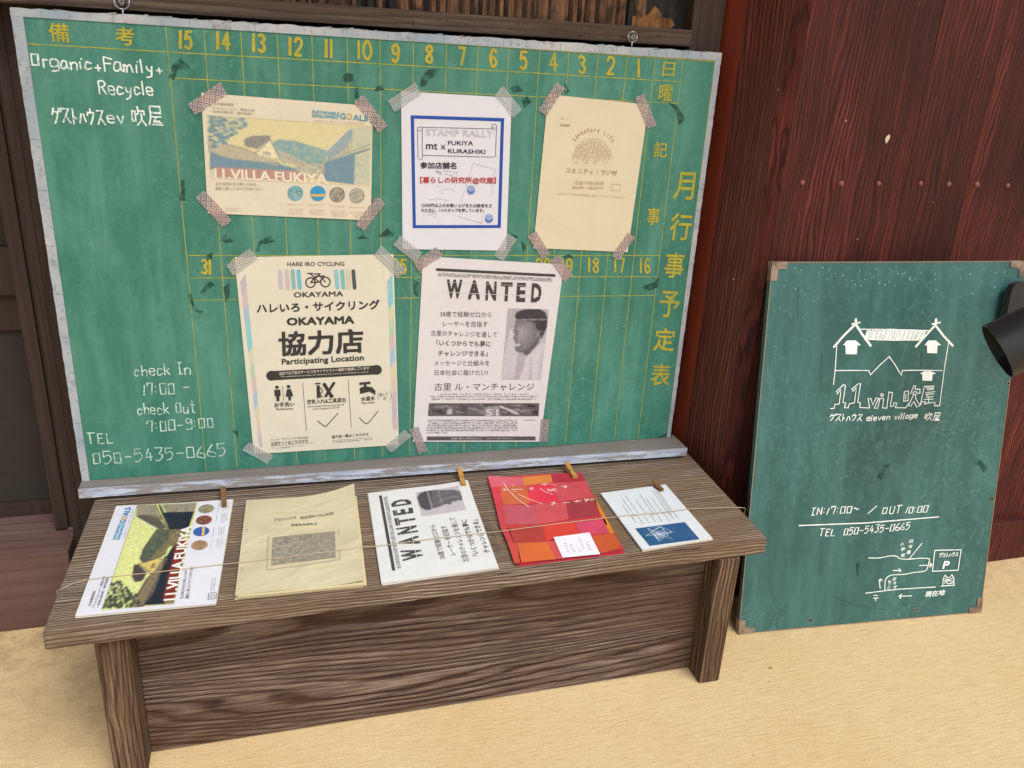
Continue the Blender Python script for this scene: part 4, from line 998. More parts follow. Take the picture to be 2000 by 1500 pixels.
# ---- adventure life poster
C7 = Crop(SB, 1030, 160, 4.285)
ta = poster('radio_poster', 'faded cream A5 poster with arched brown lettering and a doodled crowd', 'poster', [(1070, 184), (1266, 204), (1225, 492), (1041, 484)], paper('#d2c6aa', .7),
    [((1058, 220), (1094, 166), .0145, 'A'), ((1247, 186), (1272, 248), .0145, 'A'), ((1037, 455), (1066, 500), .0145, 'A'), ((1200, 504), (1232, 458), .0145, 'A')])
a = Art(); n_ = 'Adventure Life'
for k, ch in enumerate(n_):
    if ch == ' ': continue
    t = math.pi*(1.0-.155-(k+.2)*.69/len(n_)); cx, cy, r = 556, 585, 172
    q = np.array([cx+r*math.cos(t), cy-r*math.sin(t)*.98+12*(k-6)/7]); tang = np.array([math.sin(t), math.cos(t)]); w2 = (15 if ch not in 'il' else 5) if ch not in 'm' else 20
    up = np.array([math.cos(t), -math.sin(t)])
    hh = 38 if ch in 'ALdftLif' else (27)
    a.text(C7, ch, q-tang*w2*.5*.9, q+tang*w2*.5*.9, hh, P2, bold=.015, up=up)
a.text(C7, 'コミニティ', (316, 760), (548, 772), 40, P2, bold=.012); a.text(C7, '|', (580, 775), (583, 775), 42, P2); a.text(C7, 'ラジ村', (610, 776), (744, 782), 44, P2, bold=.012)
a.text(C7, 'FARM', (268, 370), (350, 374), 20, P2, bold=.02)
a.build('brown_lettering', ink('#a5876e'), ta)
a = Art(); a.text(C7, '毎週月曜&金曜', (392, 856), (636, 862), 30, P2, bold=.01); a.text(C7, '朝6時〜配信中!', (372, 896), (632, 902), 28, P2, bold=.01); a.text(C7, '(あなたの好きな時間に聞くことができます♪)', (252, 945), (808, 978), 24, P2)
a.stroke(C7, [(700, 852), (700, 905), (770, 908), (775, 856), (700, 852)], .0006, P2); a.disc(C7, 290, 306, 12, 12, P2, 12); a.fine(C7, (318, 312), (352, 314), 14, P2); a.build('pale_lettering', ink('#bda88a'), ta)
a = Art(); R_ = random.Random(3)
for row, (rr, m) in enumerate(((150, 15), (112, 11), (72, 8), (34, 4))):
    for k in range(m):
        t = math.pi*(.04+.92*k/(m-1)); x = 540+rr*math.cos(t); y = 640-rr*1.0*math.sin(t); w2 = R_.uniform(13, 18); h2 = R_.uniform(17, 25)
        a.stroke(C7, [(x+w2*math.cos(q)*R_.uniform(.85, 1.1), y+h2*math.sin(q)) for q in [i*.62 for i in range(11)]], .0005, P2)
        a.stroke(C7, [(x-7, y+2), (x-2, y+4), (x+5, y+1)], .0004, P2); a.stroke(C7, [(x-w2*.8, y+h2*.8), (x-w2, y+h2+14)], .0004, P2)
for x in (400, 480, 560, 640): a.stroke(C7, [(x-16, 660), (x-10, 676), (x+18, 680), (x+20, 655)], .0005, P2)
a.build('crowd_doodle', ink('#bca88c'), ta)

# ---- cycling poster
C8 = Crop(SB, 450, 480, 3.489)
tc = poster('cycling_poster', 'cream A4 cycling poster with pastel striped borders, a bicycle and large kanji', 'poster', [(458, 502), (768, 496), (779, 868), (496, 886)], paper('#d2ccb9', .5),
    [((449, 528), (496, 494), .0170, 'B'), ((737, 488), (784, 534), .0170, 'B'), ((480, 870), (529, 897), .0155, 'B'), ((758, 876), (797, 844), .0155, 'B')])
DK = ink('#3c3836')
a = Art()
a.text(C8, 'HARE IRO CYCLING', (388, 137), (776, 134), 28, P2, bold=.015); a.text(C8, 'OKAYAMA', (432, 350), (768, 342), 36, P2, bold=.022)
a.text(C8, 'ハレいろ・サイクリング', (180, 458), (1018, 430), 66, P2, bold=.035); a.text(C8, 'OKAYAMA', (384, 542), (844, 528), 54, P2, bold=.045)
a.text(C8, '協力店', (330, 752), (908, 728), 168, P2, bold=.036); a.text(C8, 'Participating Location', (350, 820), (910, 790), 52, P2, bold=.03)
# bar
c0 = [(280, 862), (996, 812)]
a.stroke(C8, [(285, 882), (994, 842)], .0140, P2)
a.disc(C8, 281, 882, 37, 34, P2, 18); a.disc(C8, 995, 842, 36, 34, P2, 18)
a.text(C8, 'お手洗い', (300, 1098), (437, 1090), 32, P2, bold=.025); a.text(C8, 'Restrooms', (314, 1117), (427, 1112), 15, P2, bold=.012)
a.text(C8, '空気入れ&工具貸出', (522, 1076), (785, 1062), 32, P2, bold=.02); a.text(C8, 'Borrowing of bicycle pumps &', (530, 1102), (772, 1088), 17, P2); a.text(C8, 'other equipment/tools', (560, 1118), (744, 1106), 15, P2)
a.text(C8, '水道水', (888, 1056), (985, 1048), 30, P2, bold=.025); a.text(C8, 'Tap water', (890, 1078), (984, 1072), 16, P2, bold=.012)
a.text(C8, 'ハレいろ・サイクリング OKAYAMA', (272, 1326), (532, 1308), 15, P2, bold=.01); a.text(C8, '公式サイトはこちらから', (276, 1358), (528, 1336), 24, P2, bold=.018); a.text(C8, '協力店一覧はこちらから', (690, 1310), (940, 1290), 22, P2, bold=.018)
a.stroke(C8, [(276, 1362), (565, 1338)], .0004, P2); a.stroke(C8, [(694, 1324), (968, 1302)], .0004, P2); a.fine(C8, (278, 1382), (492, 1364), 8, P2); a.fine(C8, (694, 1340), (968, 1318), 8, P2)
for p in ([(492, 930), (518, 1256)], [(802, 908), (823, 1234)], [(356, 952), (362, 1052)]): a.stroke(C8, p, .0006, P2)
# bicycle
for x, y in ((546, 248), (647, 244)): a.stroke(C8, [(x+32*math.cos(q), y+33*math.sin(q)) for q in [2*math.pi*i/20 for i in range(21)]], .0016, P2)
for p in ([(546, 248), (582, 205), (632, 203)], [(546, 248), (604, 245), (640, 200)], [(524, 186), (562, 186)], [(545, 188), (604, 245)], [(570, 190), (612, 188)], [(596, 190), (647, 244)], [(562, 222), (610, 200)]): a.stroke(C8, p, .0015, P2)
# restroom, tools, tap icons
a.disc(C8, 317, 960, 13, 11, P3, 12); a.poly(C8, [(298, 978), (340, 976), (342, 1020), (334, 1020), (334, 1054), (314, 1056), (312, 1022), (302, 1022)], P3)
a.disc(C8, 396, 955, 13, 11, P3, 12); a.poly(C8, [(384, 974), (412, 972), (428, 1020), (414, 1022), (412, 1050), (396, 1052), (394, 1024), (376, 1024)], P3)
a.poly(C8, [(586, 948), (606, 946), (616, 1030), (588, 1034)], P3); a.stroke(C8, [(580, 936), (610, 934)], .0022, P3); a.stroke(C8, [(608, 960), (628, 985), (612, 1010), (630, 1028)], .0012, P3, smooth=True)
a.stroke(C8, [(640, 940), (690, 1025)], .0048, P3); a.stroke(C8, [(706, 930), (680, 970), (648, 1022)], .0040, P3); a.disc(C8, 640, 942, 13, 13, P3, 10); a.disc(C8, 688, 1020, 14, 12, P3, 10)
a.stroke(C8, [(882, 936), (948, 930)], .0036, P3); a.disc(C8, 890, 936, 10, 10, P3, 10); a.disc(C8, 942, 930, 10, 10, P3, 10); a.poly(C8, [(908, 940), (924, 938), (928, 955), (965, 960), (988, 985), (986, 1002), (960, 1000), (950, 990), (882, 1005), (880, 965), (908, 955)], P3); a.disc(C8, 982, 1004, 6, 9, P3, 8)
a.build('black_lettering', DK, tc)
a = Art(); a.text(C8, '当店では下記のサービスをサイクリストへ無料で提供しています', (332, 878), (946, 840), 22, P3, bold=.012); a.text(C8, 'This establishment provides the following free services and facilities to cyclists.', (342, 896), (942, 862), 12, P3); a.build('white_lettering', ink('#d2ccb9'), tc)
for x, hx in ((338, '#b9b0b6'), (384, '#bfaeac'), (425, '#86abae'), (465, '#6eb0c4'), (722, '#7fb8c4'), (762, '#78b0a8'), (800, '#c4bfa4'), (838, '#4f5556')):
    a = Art(); a.stroke(C8, [(x-2, 168), (x+8, 286)], .0052, P2); a.build('colour_stripe', ink(hx), tc)
cols = ['#b7aab4', '#c9c2a2', '#cbb7ac', '#8dbcc0', '#9db4c6', '#c6ae b0'.replace(' ', ''), '#a9c2a8', '#b7aab4', '#82bcc0', '#c9c2a2', '#9db4c6', '#c4aeb0']
for side in (0, 1):
    for k in range(12):
        y0 = 190+k*98; y1 = y0+98; dy = 50
        def bx(y): return (62+(y-190)*.113, 102+(y-190)*.0985) if side == 0 else (1066+(y-190)*.037, 1102+(y-190)*.035)
        a = Art(); yy = [max(190, y0), min(1380, y1)]
        P = [(bx(y0+dy)[0], y0+dy), (bx(y0)[1], y0), (bx(y1)[1], y1), (bx(y1+dy)[0], y1+dy)]
        lim = 1372 if side == 0 else 1250
        P = [(x, min(y, lim)) for x, y in P]
        if P[0][1] >= lim and P[1][1] >= lim: continue
        a.poly(C8, P, P1); a.build('colour_stripe', ink(cols[(k*5+side*3) % 12]), tc)
a = Art()
for p in ([(594, 1190), (644, 1226), (664, 1212), (732, 1136)], [(878, 1168), (920, 1206), (950, 1190), (1006, 1120)]): a.stroke(C8, p, .0011, P3, smooth=True)
a.build('pen_tick', ink('#33302f'), tc)
a = Art(); a.stroke(C8, [(1008, 998), (1002, 1025), (1008, 1048)], .0004, P3); a.stroke(C8, [(1088, 990), (1096, 1020), (1084, 1048)], .0004, P3); a.text(C8, '飲んで', (1014, 1024), (1072, 1020), 26, P3); a.text(C8, '可', (1040, 1050), (1062, 1048), 20, P3); a.build('pen_note', ink('#55504e'), tc)

# ---- wanted poster (whole on the board, folded in half on the bench)
Qw = [(826, 500), (1101, 516), (1054, 862), (806, 862)]
C9 = Crop(SB, 790, 490, 3.75); Hw = homog([((x-790)*3.75, (y-490)*3.75) for x, y in Qw])
def wanted(t, M, b, half=False, s=1.0, dark='#48413f'):
    e = .00015; R_ = random.Random(11)
    a = Art(); a.stroke(M, [(236, 134), (1097, 178)], .0040*s, b+e)
    a.fine(M, (244, 168), (1078, 210), 12, b+e, .95, 3); a.fine(M, (242, 182), (1080, 224), 12, b+e, .95, 4)
    for ch, x0, x1, y in (('W', 306, 418, 346), ('A', 462, 550, 352), ('N', 590, 668, 360), ('T', 698, 784, 366), ('E', 814, 880, 370), ('D', 922, 996, 374)):
        a.text(M, ch, (x0, y), (x1, y+2), 140, b+e, bold=.05)
    a.build('heading_lettering', ink(dark), t)
    # print gaps running through the heading
    a = Art(); a.stroke(M, [(300, 300), (1000, 332)], .0007*s, b+1.6*e); a.stroke(M, [(300, 226), (1000, 258)], .0004*s, b+1.6*e); a.build('print_gap', ink('#d2cecd'), t)
    a = Art()
    for s_, p0, p1, h_, bo in (('38歳で経験ゼロから', (258, 480), (636, 486), 42, .0), ('レーサーを目指す', (280, 552), (606, 556), 42, .0), ('古里のチャレンジを通して', (192, 620), (676, 632), 42, .0), ('「いくつからでも夢に', (232, 692), (630, 700), 42, .018), ('チャレンジできる」', (244, 768), (606, 770), 40, .018)): a.text(M, s_, p0, p1, h_, b+e, bold=bo)
    if half: a.fine(M, (216, 838), (620, 842), 34, b+e, .9)
    if not half:
        for s_, p0, p1, h_, bo in (('メッセージと仕組みを', (216, 838), (620, 838), 40, 0), ('日本社会に届けたい!', (218, 908), (606, 908), 40, 0), ('古里 ル・マンチャレンジ', (216, 1020), (946, 1020), 56, .0)): a.text(M, s_, p0, p1, h_, b+e, bold=bo)
        a.fine(M, (260, 1050), (905, 1050), 10, b+e, .8); a.fine(M, (184, 1068), (978, 1068), 11, b+e, .95); a.fine(M, (196, 1088), (960, 1088), 11, b+e, .95)
        for k in range(6): a.fine(M, (168-k*1.5, 1244+k*18), (826 if k < 5 else 310, 1244+k*18), 12, b+e, .97, k)
        a.fine(M, (868, 1240), (964, 1240), 8, b+e)
        a.rect(M, 162, 1355, 957, 1384, b+e)
    a.build('small_lettering', ink('#57504e'), t)
    if not half:
        a = Art(); a.fine(M, (340, 1376), (560, 1376), 11, b+1.5*e, .95); a.fine(M, (600, 1374), (800, 1374), 7, b+1.5*e, .95); a.build('small_lettering', ink('#c9c4c2'), t)
    # portrait
    RS = Raster(); RS.ppm = 5200
    def A(k): return RS.pen(k)
    A('#a8a2a6').poly(M, [(755, 418), (905, 420), (862, 942), (708, 940)], b+e); A('#b5afb2').poly(M, [(905, 420), (1057, 425), (998, 942), (862, 942)], b+e)
    A('#bcb7ba').poly(M, [(775, 560), (840, 700), (800, 930), (712, 938), (725, 760)], b+1.2*e)
    A('#c3bec1').poly(M, [(832, 938), (868, 868), (880, 790), (935, 735), (992, 678), (1028, 672), (998, 941)], b+1.4*e)
    A('#b5afb3').poly(M, [(915, 760), (930, 790), (935, 938), (905, 938)], b+1.6*e); A('#b9b4b7').poly(M, [(1000, 700), (985, 780), (965, 938), (998, 941), (1020, 700)], b+1.6*e)
    face = [(812, 500), (802, 560), (798, 585), (806, 602), (797, 628), (792, 643), (806, 652), (806, 668), (813, 688), (806, 708), (810, 728), (832, 742), (868, 744), (888, 768), (915, 748), (985, 668), (1000, 600), (985, 500)]
    A('#6b666b').poly(M, face, b+1.8*e)
    cx, cy = 838, 590
    for t_, hx in ((.86, '#736e73'), (.70, '#7d777c'), (.52, '#878186'), (.34, '#918b90'), (.18, '#9a9499')):
        A(hx).poly(M, [(cx+(x-cx)*t_*(.9 if x > cx else 1), cy+(y-cy)*t_) for x, y in face], b+(1.8+(1-t_)*.8)*e)
    A('#5f595f').disc(M, 974, 612, 17, 30, b+2.7*e, 14, .2); A('#857f84').disc(M, 972, 610, 12, 23, b+2.8*e, 12, .2)
    A('#5d575d').poly(M, [(860, 738), (900, 715), (960, 660), (985, 668), (915, 748), (888, 768)], b+2.7*e)
    A('#3d393e').poly(M, [(812, 505), (806, 478), (815, 450), (850, 432), (905, 422), (985, 422), (1030, 445), (1046, 490), (1042, 555), (1020, 605), (1000, 648), (992, 600), (982, 575), (962, 572), (955, 528), (930, 512), (880, 505), (830, 508)], b+2.9*e)
    for k in range(26):
        x = 825+k*8; A('#55505a' if k % 2 else '#2d2a2f').stroke(M, [(x, 436+abs(k-14)*1.0), (x+14, 470), (x+10, 500)], .0006*s, b+3.0*e)
    A('#4a454a').poly(M, [(806, 588), (820, 582), (848, 590), (846, 596), (822, 590)], b+3.0*e); A('#4e494e').poly(M, [(806, 606), (818, 602), (834, 608), (820, 613)], b+3.0*e)
    A('#cfcace').poly(M, [(812, 678), (836, 680), (848, 672), (840, 690), (818, 695)], b+3.0*e); A('#666066').poly(M, [(846, 660), (862, 676), (856, 704), (848, 700), (852, 680)], b+3.0*e)
    A('#c9c5c8').stroke(M, [(800, 502), (1042, 500)], .0006*s, b+3.2*e); A('#989298').stroke(M, [(900, 585), (1010, 588)], .0005*s, b+3.2*e)
    if half: RS.ops.clear()
    if half:   # on the folded copy only hair, brow and nose show before the fold
        c = [(755, 418), (1057, 425), (1030, 730), (738, 720)]
        A('#b2adb2').poly(M, c, b+e)
        A('#5f5b60').poly(M, [(822, 508), (812, 480), (825, 450), (860, 428), (905, 424), (985, 424), (1032, 448), (1046, 490), (1040, 560), (1018, 620), (995, 690), (960, 725), (905, 728), (860, 722), (850, 700), (866, 690), (850, 668), (862, 648), (836, 640), (832, 622), (846, 600), (828, 560)], b+1.5*e)
        A('#4a464b').poly(M, [(822, 505), (812, 480), (825, 450), (860, 428), (985, 424), (1032, 448), (1046, 500), (1040, 540), (950, 520), (880, 505)], b+2*e)
        A('#747075').stroke(M, [(880, 560), (920, 640), (905, 700)], .004*s, b+2*e); A('#6d696e').stroke(M, [(960, 560), (985, 640)], .004*s, b+2*e)
        A('#c9c5c8').stroke(M, [(808, 500), (1046, 510)], .0007*s, b+3.2*e); A('#a39da3').stroke(M, [(822, 575), (1040, 585)], .0006*s, b+3.2*e)
    RS.build(M, [(755, 418), (1057, 425), (1030, 730), (738, 720)] if half else [(755, 418), (1057, 425), (998, 942), (708, 940)], 84, 84 if half else 140, b, 'portrait_print', t, '#b0aaae', blur=2, grain=.03, seed=2)
    if not half:
        RS = Raster(); RS.ppm = 5200; y0, y1 = 1112, 1205
        A('#5d5658').poly(M, [(178, y0), (985, y0), (980, y1+2), (170, y1)], b+e)
        for k in range(46):
            x = R_.uniform(182, 940); w2 = R_.uniform(20, 90); y = R_.uniform(y0+6, y1-22); A(R_.choice(['#3d3739', '#9a9496', '#2e292b', '#7d7779', '#8a8486'])).poly(M, [(x, y), (min(972, x+w2), y+R_.uniform(-6, 10)), (min(972, x+w2*.8), min(y1-2, y+R_.uniform(8, 18))), (x+w2*.1, min(y1-2, y+R_.uniform(6, 14)))], b+1.2*e+k*1e-6)
        A('#b4aeb0').poly(M, [(312, 1156), (345, 1152), (348, 1192), (308, 1196)], b+2*e); A('#8f898b').poly(M, [(590, 1140), (690, 1130), (700, 1204), (580, 1204)], b+1.9*e)
        tx = Art(); tx.text(M, '51', (592, 1204), (684, 1204), 50, b+2.4*e, bold=.03); tx.build('race_number_lettering', ink('#c2bcbe'), t)
        A('#d0cacc').stroke(M, [(700, 1135), (830, 1190)], .002*s, b+2.2*e)
        RS.build(M, [(178, y0), (985, y0), (980, y1+2), (170, y1)], 150, 22, b+e, 'race_car_print', t, '#5d5658', blur=1, grain=.05, seed=3)
tw = poster('wanted_poster', 'white A4 poster headed WANTED with a grey portrait of a smiling man in profile', 'poster', Qw, paper('#d2cecd', .6),
    [((812, 520), (858, 490), .0160, 'A'), ((1082, 502), (1110, 544), .0160, 'A'), ((808, 834), (826, 882), .0140, 'A'), ((1064, 818), (1060, 862), .0140, 'A')])
wanted(tw, C9, P1)
# =================================================================== leaflets on the bench
GRP = 'paper stacks laid out on the bench'
def pz(x, y, z): d = ray(x, y); t = (z-GZ)/d[2]; return CAM+d*t
def stack(name, label, cat, cpx, t, mat, emat, leaves=4, lift=None, order=(0, 1, 2, 3), spread=.0016, g=14):
    """cpx: TL, TR, BR, BL of the sheet as it lies; order re-reads them in print orientation"""
    z = Z0+t; c = [pz(*q, z) for q in cpx]; ctr = sum(c)/4
    T = Thing(name, (ctr[0], ctr[1], Z0), label, cat, GRP)
    for k in range(leaves):
        f0 = k/leaves; f1 = (k+.93)/leaves; a_ = rnd.uniform(-.006, .006); o = np.array([rnd.uniform(-1, 1)*spread, rnd.uniform(-1, .6)*spread])
        ca, sa = math.cos(a_), math.sin(a_); P = []
        for q in c: d = (q-ctr)[:2]; P.append((ctr[0]+ca*d[0]-sa*d[1]+o[0], ctr[1]+sa*d[0]+ca*d[1]+o[1]))
        top_ = t*.97-.0003
        V = [(x, y, Z0+.0002+top_*f0) for x, y in P]+[(x, y, Z0+.0002+top_*f1) for x, y in P]
        mesh('leaf', V, [(3, 2, 1, 0), (4, 5, 6, 7), (0, 1, 5, 4), (1, 2, 6, 5), (2, 3, 7, 6), (3, 0, 4, 7)], emat, T)
    cc = [c[i] for i in order]; lf = lift
    quad_sheet('top_sheet', mat, T, cc, (0, 0, 1.), .0, g=g, lift=lf)
    return T, UV(*cc, (0, 0, 1.), lf)
# village flyer, fresh colours
def lf1(u, v): return .0035*max(0, u-.72)**1.5*4*max(0, v-.6)*2
T1, U1 = stack('flyer_stack', 'stack of bright village flyers lying sideways at the left end of the bench', 'flyers', [(228, 988), (455, 977), (421, 1178), (147, 1203)], .003, paper('#d2d2da', .5), M_['sheet_edge'], 4, lf1, order=(3, 0, 1, 2))
villa(T1, Reproj(U1, Hf, C5), VIVID, .0004, 1.0)
# beige booklet
def lf2(u, v):
    s_ = max(0.0, (u-v*.9-.42)/.58); e_ = max(0.0, (u+v-1.62)/.38)
    return .017*s_**2.2+.004*e_**1.6+(.0008*math.sin(9*v+2*u)+.0005*math.sin(21*v-5*u)+.0008)*min(1, 3*u)
T2, U2 = stack('booklet_stack', 'stapled cream booklets with curled corners and a framed grey drawing on the cover', 'booklets', [(481, 977), (692, 967), (711, 1138), (459, 1163)], .006, paper('#c2b899', 1.9), paper('#cdbf98', .6), 5, lf2, spread=.003)
SB2 = Surf((0, 0, Z0+.0062), (0, 0, 1)); K2 = Crop(SB2, 440, 930, 6.0)
class DR(Crop):  # drape a traced print on the curled cover
    def __init__(s, K, U, n=None): s.K = K; s.U = U; s.M = K.M; s.x0, s.y0, s.k = K.x0, K.y0, K.k
    def __call__(s, x, y, h=0.0):
        p = s.K(x, y, 0); a_, b_, c_, d_ = s.U.c
        ex = b_-a_; ey = d_-a_; A_ = np.array([[ex[0], ey[0]], [ex[1], ey[1]]]); uv_ = np.linalg.solve(A_, (p-a_)[:2])
        lf = s.U.lift(min(1, max(0, uv_[0])), min(1, max(0, uv_[1]))) if s.U.lift else 0
        return np.array([p[0], p[1], s.U.c[0][2]+lf+h])
D2 = DR(K2, U2)
BUP = np.array([-.05, -1.0])
def grid_art(M, q, h, n=8):
    a = Art(); q = [np.array(p, float) for p in q]
    f = lambda u, v: (q[0]*(1-u)+q[1]*u)*(1-v)+(q[3]*(1-u)+q[2]*u)*v
    V = [M(*f(i/n, j/n), h) for j in range(n+1) for i in range(n+1)]; a.L.append((np.array(V), [(j*(n+1)+i, j*(n+1)+i+1, (j+1)*(n+1)+i+1, (j+1)*(n+1)+i) for j in range(n) for i in range(n)])); return a
def engr():
    n = NT('grey_engraving_print'); v = n.map()
    f = n.noise(v, 210, 6, .75); g = n.noise(v, 45, 4)
    c = n.mix(n.ramp(f, [(.4, 0.), (.6, 1.)]), hexc('#736c60'), hexc('#a39c8a')); c = n.mix(n.ramp(g, [(.45, 0.), (.65, .6)]), c, hexc('#8d8676'))
    return n.fin(c, .8, spec=.15)
grid_art(D2, [(552, 726), (1284, 648), (1296, 964), (538, 1062)], .0008).build('cover_drawing', engr(), T2)
a = Art()
for p in ([(505, 715), (488, 1105)], [(488, 1110), (900, 1065), (1345, 985)], [(1330, 630), (1345, 985)]): a.stroke(D2, p, .0016, .0007)
a.build('cover_frame', ink('#a9a088', .8), T2)
a = Art(); a.text(D2, 'ゲストハウス', (576, 540), (832, 508), 32, .0009, bold=.012, up=BUP); a.text(D2, 'ELEVEN VILLAGE', (886, 512), (1272, 462), 27, .0009, bold=.005, up=BUP); a.text(D2, 'ゆめものがたり', (775, 588), (1076, 574), 26, .0009, bold=.03, up=BUP)
a.build('cover_lettering', ink('#4f4a42', .8), T2)
a = Art(); a.stroke(D2, [(258, 622), (244, 658)], .0006, .0012); a.stroke(D2, [(198, 1078), (194, 1116)], .0006, .0012); a.build('staple', M_['metal'], T2)
# folded wanted leaflets
def lf3(u, v): return .004*max(0, v-.75)*max(0, u-.7)*8
T3, U3 = stack('wanted_leaflet_stack', 'white leaflets headed WANTED, folded in half and turned sideways, under a light clothes peg', 'leaflets', [(719, 963), (913, 940), (973, 1107), (745, 1138)], .004, paper('#cfd0cf', .9), paper('#d2cdc4', .5), 3, lf3, order=(3, 0, 1, 2), spread=.0012)
wanted(T3, Reproj(U3, Hw, C9, 1.93), .0004, half=True, s=1.0, dark='#454346')
# red magazine
def lf4(u, v): return .002*max(0, u-.8)*max(0, v-.7)*16+.0016*math.sin(u*3.1)*max(0, .3-v)*2
T4, U4 = stack('red_magazine_stack', 'stack of red and orange chequered magazines with a small white card', 'magazines', [(953, 933), (1135, 923), (1217, 1074), (1011, 1099)], .005, ink('#b83a3c', .45), ink('#b03440', .5), 4, lf4, spread=.0022)
D4 = DR(Crop(Surf((0, 0, Z0+.005), (0, 0, 1)), 930, 890, 6.523), U4)
def satin(hx):
    k = ('satin', hx)
    if k in _cache: return _cache[k]
    c = hexc(hx); n = NT('magazine_ink'); v = n.map(rot=(0, 0, .5)); f = n.noise(v, 22, 3)
    n.fin(n.mix(n.ramp(f, [(.3, 0.), (.7, 1.)]), tuple(x*.88 for x in c), tuple(min(1, x*1.1) for x in c)), .42, spec=.4); _cache[k] = n.m; return n.m
cells = [([(150, 262), (590, 285), (612, 390), (185, 400)], '#c85868'), ([(590, 285), (950, 250), (975, 345), (612, 390)], '#cf7a30'), ([(950, 250), (1330, 215), (1400, 330), (975, 352)], '#a82438'),
    ([(185, 400), (300, 395), (350, 625), (245, 640)], '#c43440'), ([(300, 395), (640, 392), (685, 612), (345, 632)], '#bc5a30'), ([(640, 388), (985, 350), (1050, 600), (685, 612)], '#d02c42'), ([(985, 352), (1400, 322), (1485, 530), (1050, 590)], '#bf4550'),
    ([(245, 640), (345, 632), (385, 880), (305, 900)], '#bd3a44'), ([(345, 632), (745, 640), (790, 880), (385, 880)], '#b54e5c'), ([(745, 615), (1140, 600), (1180, 810), (790, 880)], '#c04a50'), ([(1140, 580), (1520, 560), (1570, 765), (1185, 812)], '#98303c'), ([(1485, 530), (1530, 560), (1760, 985), (1700, 1000)], '#c97a28'),
    ([(305, 900), (400, 885), (480, 1105), (400, 1110)], '#b8383e'), ([(400, 920), (845, 885), (885, 1095), (475, 1108)], '#a8342f'), ([(845, 880), (1250, 850), (1330, 1020), (890, 1100)], '#c8382e'), ([(1250, 845), (1630, 795), (1720, 990), (1330, 1010)], '#bf3e5c'),
    ([(400, 1110), (520, 1112), (575, 1360), (490, 1380)], '#c24438'), ([(520, 1115), (900, 1100), (1040, 1320), (560, 1362)], '#c9602c'), ([(900, 1100), (1000, 1060), (1110, 1310), (1035, 1322)], '#c0484a'), ([(1480, 1030), (1740, 990), (1865, 1175), (1590, 1250)], '#b8502a')]
for q, hx in cells: grid_art(D4, q, .0004, 4).build('colour_square', satin(hx), T4)
a = Art()
for p, w_ in (([(345, 345), (400, 430), (530, 560), (672, 655)], .0012), ([(540, 500), (680, 560), (840, 618)], .0012), ([(335, 432), (365, 430), (352, 450), (400, 440)], .0014), ([(455, 385), (480, 392)], .001), ([(450, 436), (590, 436)], .0016), ([(475, 458), (505, 462)], .0014),
           ([(672, 425), (720, 415), (690, 440), (735, 430)], .0012), ([(815, 425), (890, 470), (970, 497)], .0012), ([(830, 375), (900, 372)], .0014), ([(860, 360), (880, 388)], .0012), ([(890, 355), (1020, 390)], .001), ([(900, 430), (935, 460)], .0014), ([(920, 440), (1020, 432)], .0016), ([(985, 425), (955, 460)], .0014), ([(965, 440), (1020, 462)], .0014),
           ([(1085, 400), (1150, 390), (1115, 410), (1160, 400), (1130, 420)], .0012), ([(955, 605), (1000, 598), (965, 635)], .0014), ([(985, 610), (1025, 620)], .0012), ([(1105, 602), (1185, 600)], .0016), ([(1250, 590), (1335, 580)], .0016), ([(1280, 570), (1285, 598)], .0014), ([(1385, 548), (1400, 590), (1420, 555)], .0014), ([(1425, 560), (1470, 575)], .0014), ([(1465, 548), (1500, 575)], .0014)):
    a.stroke(D4, p, w_, .0007, smooth=len(p) > 2, jit=.25)
a.build('brush_lettering', ink('#dcc8c4', .5), T4)
a = grid_art(D4, [(985, 1046), (1442, 985), (1580, 1262), (1100, 1308)], .0010, 4); a.build('white_card', paper('#dedce4', .2), T4)
a = Art()
for x, y, m in ((1120, 1120, 3), (1195, 1140, 3), (1300, 1055, 5), (1400, 1110, 4), (1160, 1220, 1), (1240, 1222, 1), (1310, 1210, 1)):
    for k in range(m): a.rect(D4, x+k*14, y+k*30, x+k*14+22, y+k*30+10, .0012)
a.build('card_print', ink('#9a8c9e'), T4)
# blue and white cards
T5, U5 = stack('card_stack', 'small white cards with a dark blue star picture at the right end of the bench', 'cards', [(1173, 963), (1300, 946), (1391, 1051), (1254, 1073)], .004, paper('#ccd0d4', .35), M_['sheet_edge'], 3, None, spread=.001)
D5 = DR(Crop(Surf((0, 0, Z0+.004), (0, 0, 1)), 1160, 930, 7.692), U5)
def nightblue():
    n = NT('deep_blue_print'); v = n.map(); f = n.noise(v, 40, 4)
    return n.fin(n.mix(n.ramp(f, [(.35, 0.), (.7, 1.)]), hexc('#1f5578'), hexc('#3a5585')), .5, spec=.3)
grid_art(D5, [(618, 790), (1365, 692), (1588, 950), (838, 1050)], .0004, 4).build('star_picture', nightblue(), T5)
a = Art()
for p in ([(1000, 762), (1190, 965), (805, 790), (1000, 762)], [(1000, 762), (780, 905), (1100, 870), (1180, 845), (1000, 762)], [(870, 830), (1000, 762), (1110, 895), (985, 985), (870, 830)], [(805, 790), (985, 985)], [(780, 900), (1185, 845)]): a.stroke(D5, p, .0006, .0007)
for r in (30, 52, 72): a.stroke(D5, [(985+r*math.cos(q)*1.05, 885+r*math.sin(q)*.8) for q in [2*math.pi*i/16 for i in range(17)]], .0006, .0007)
for k in range(9): q = k*.7; a.stroke(D5, [(985, 885), (985+70*math.cos(q), 885+52*math.sin(q))], .0004, .0007)
a.build('star_drawing', ink('#c5d8e2'), T5)
a = Art(); R_ = random.Random(8)
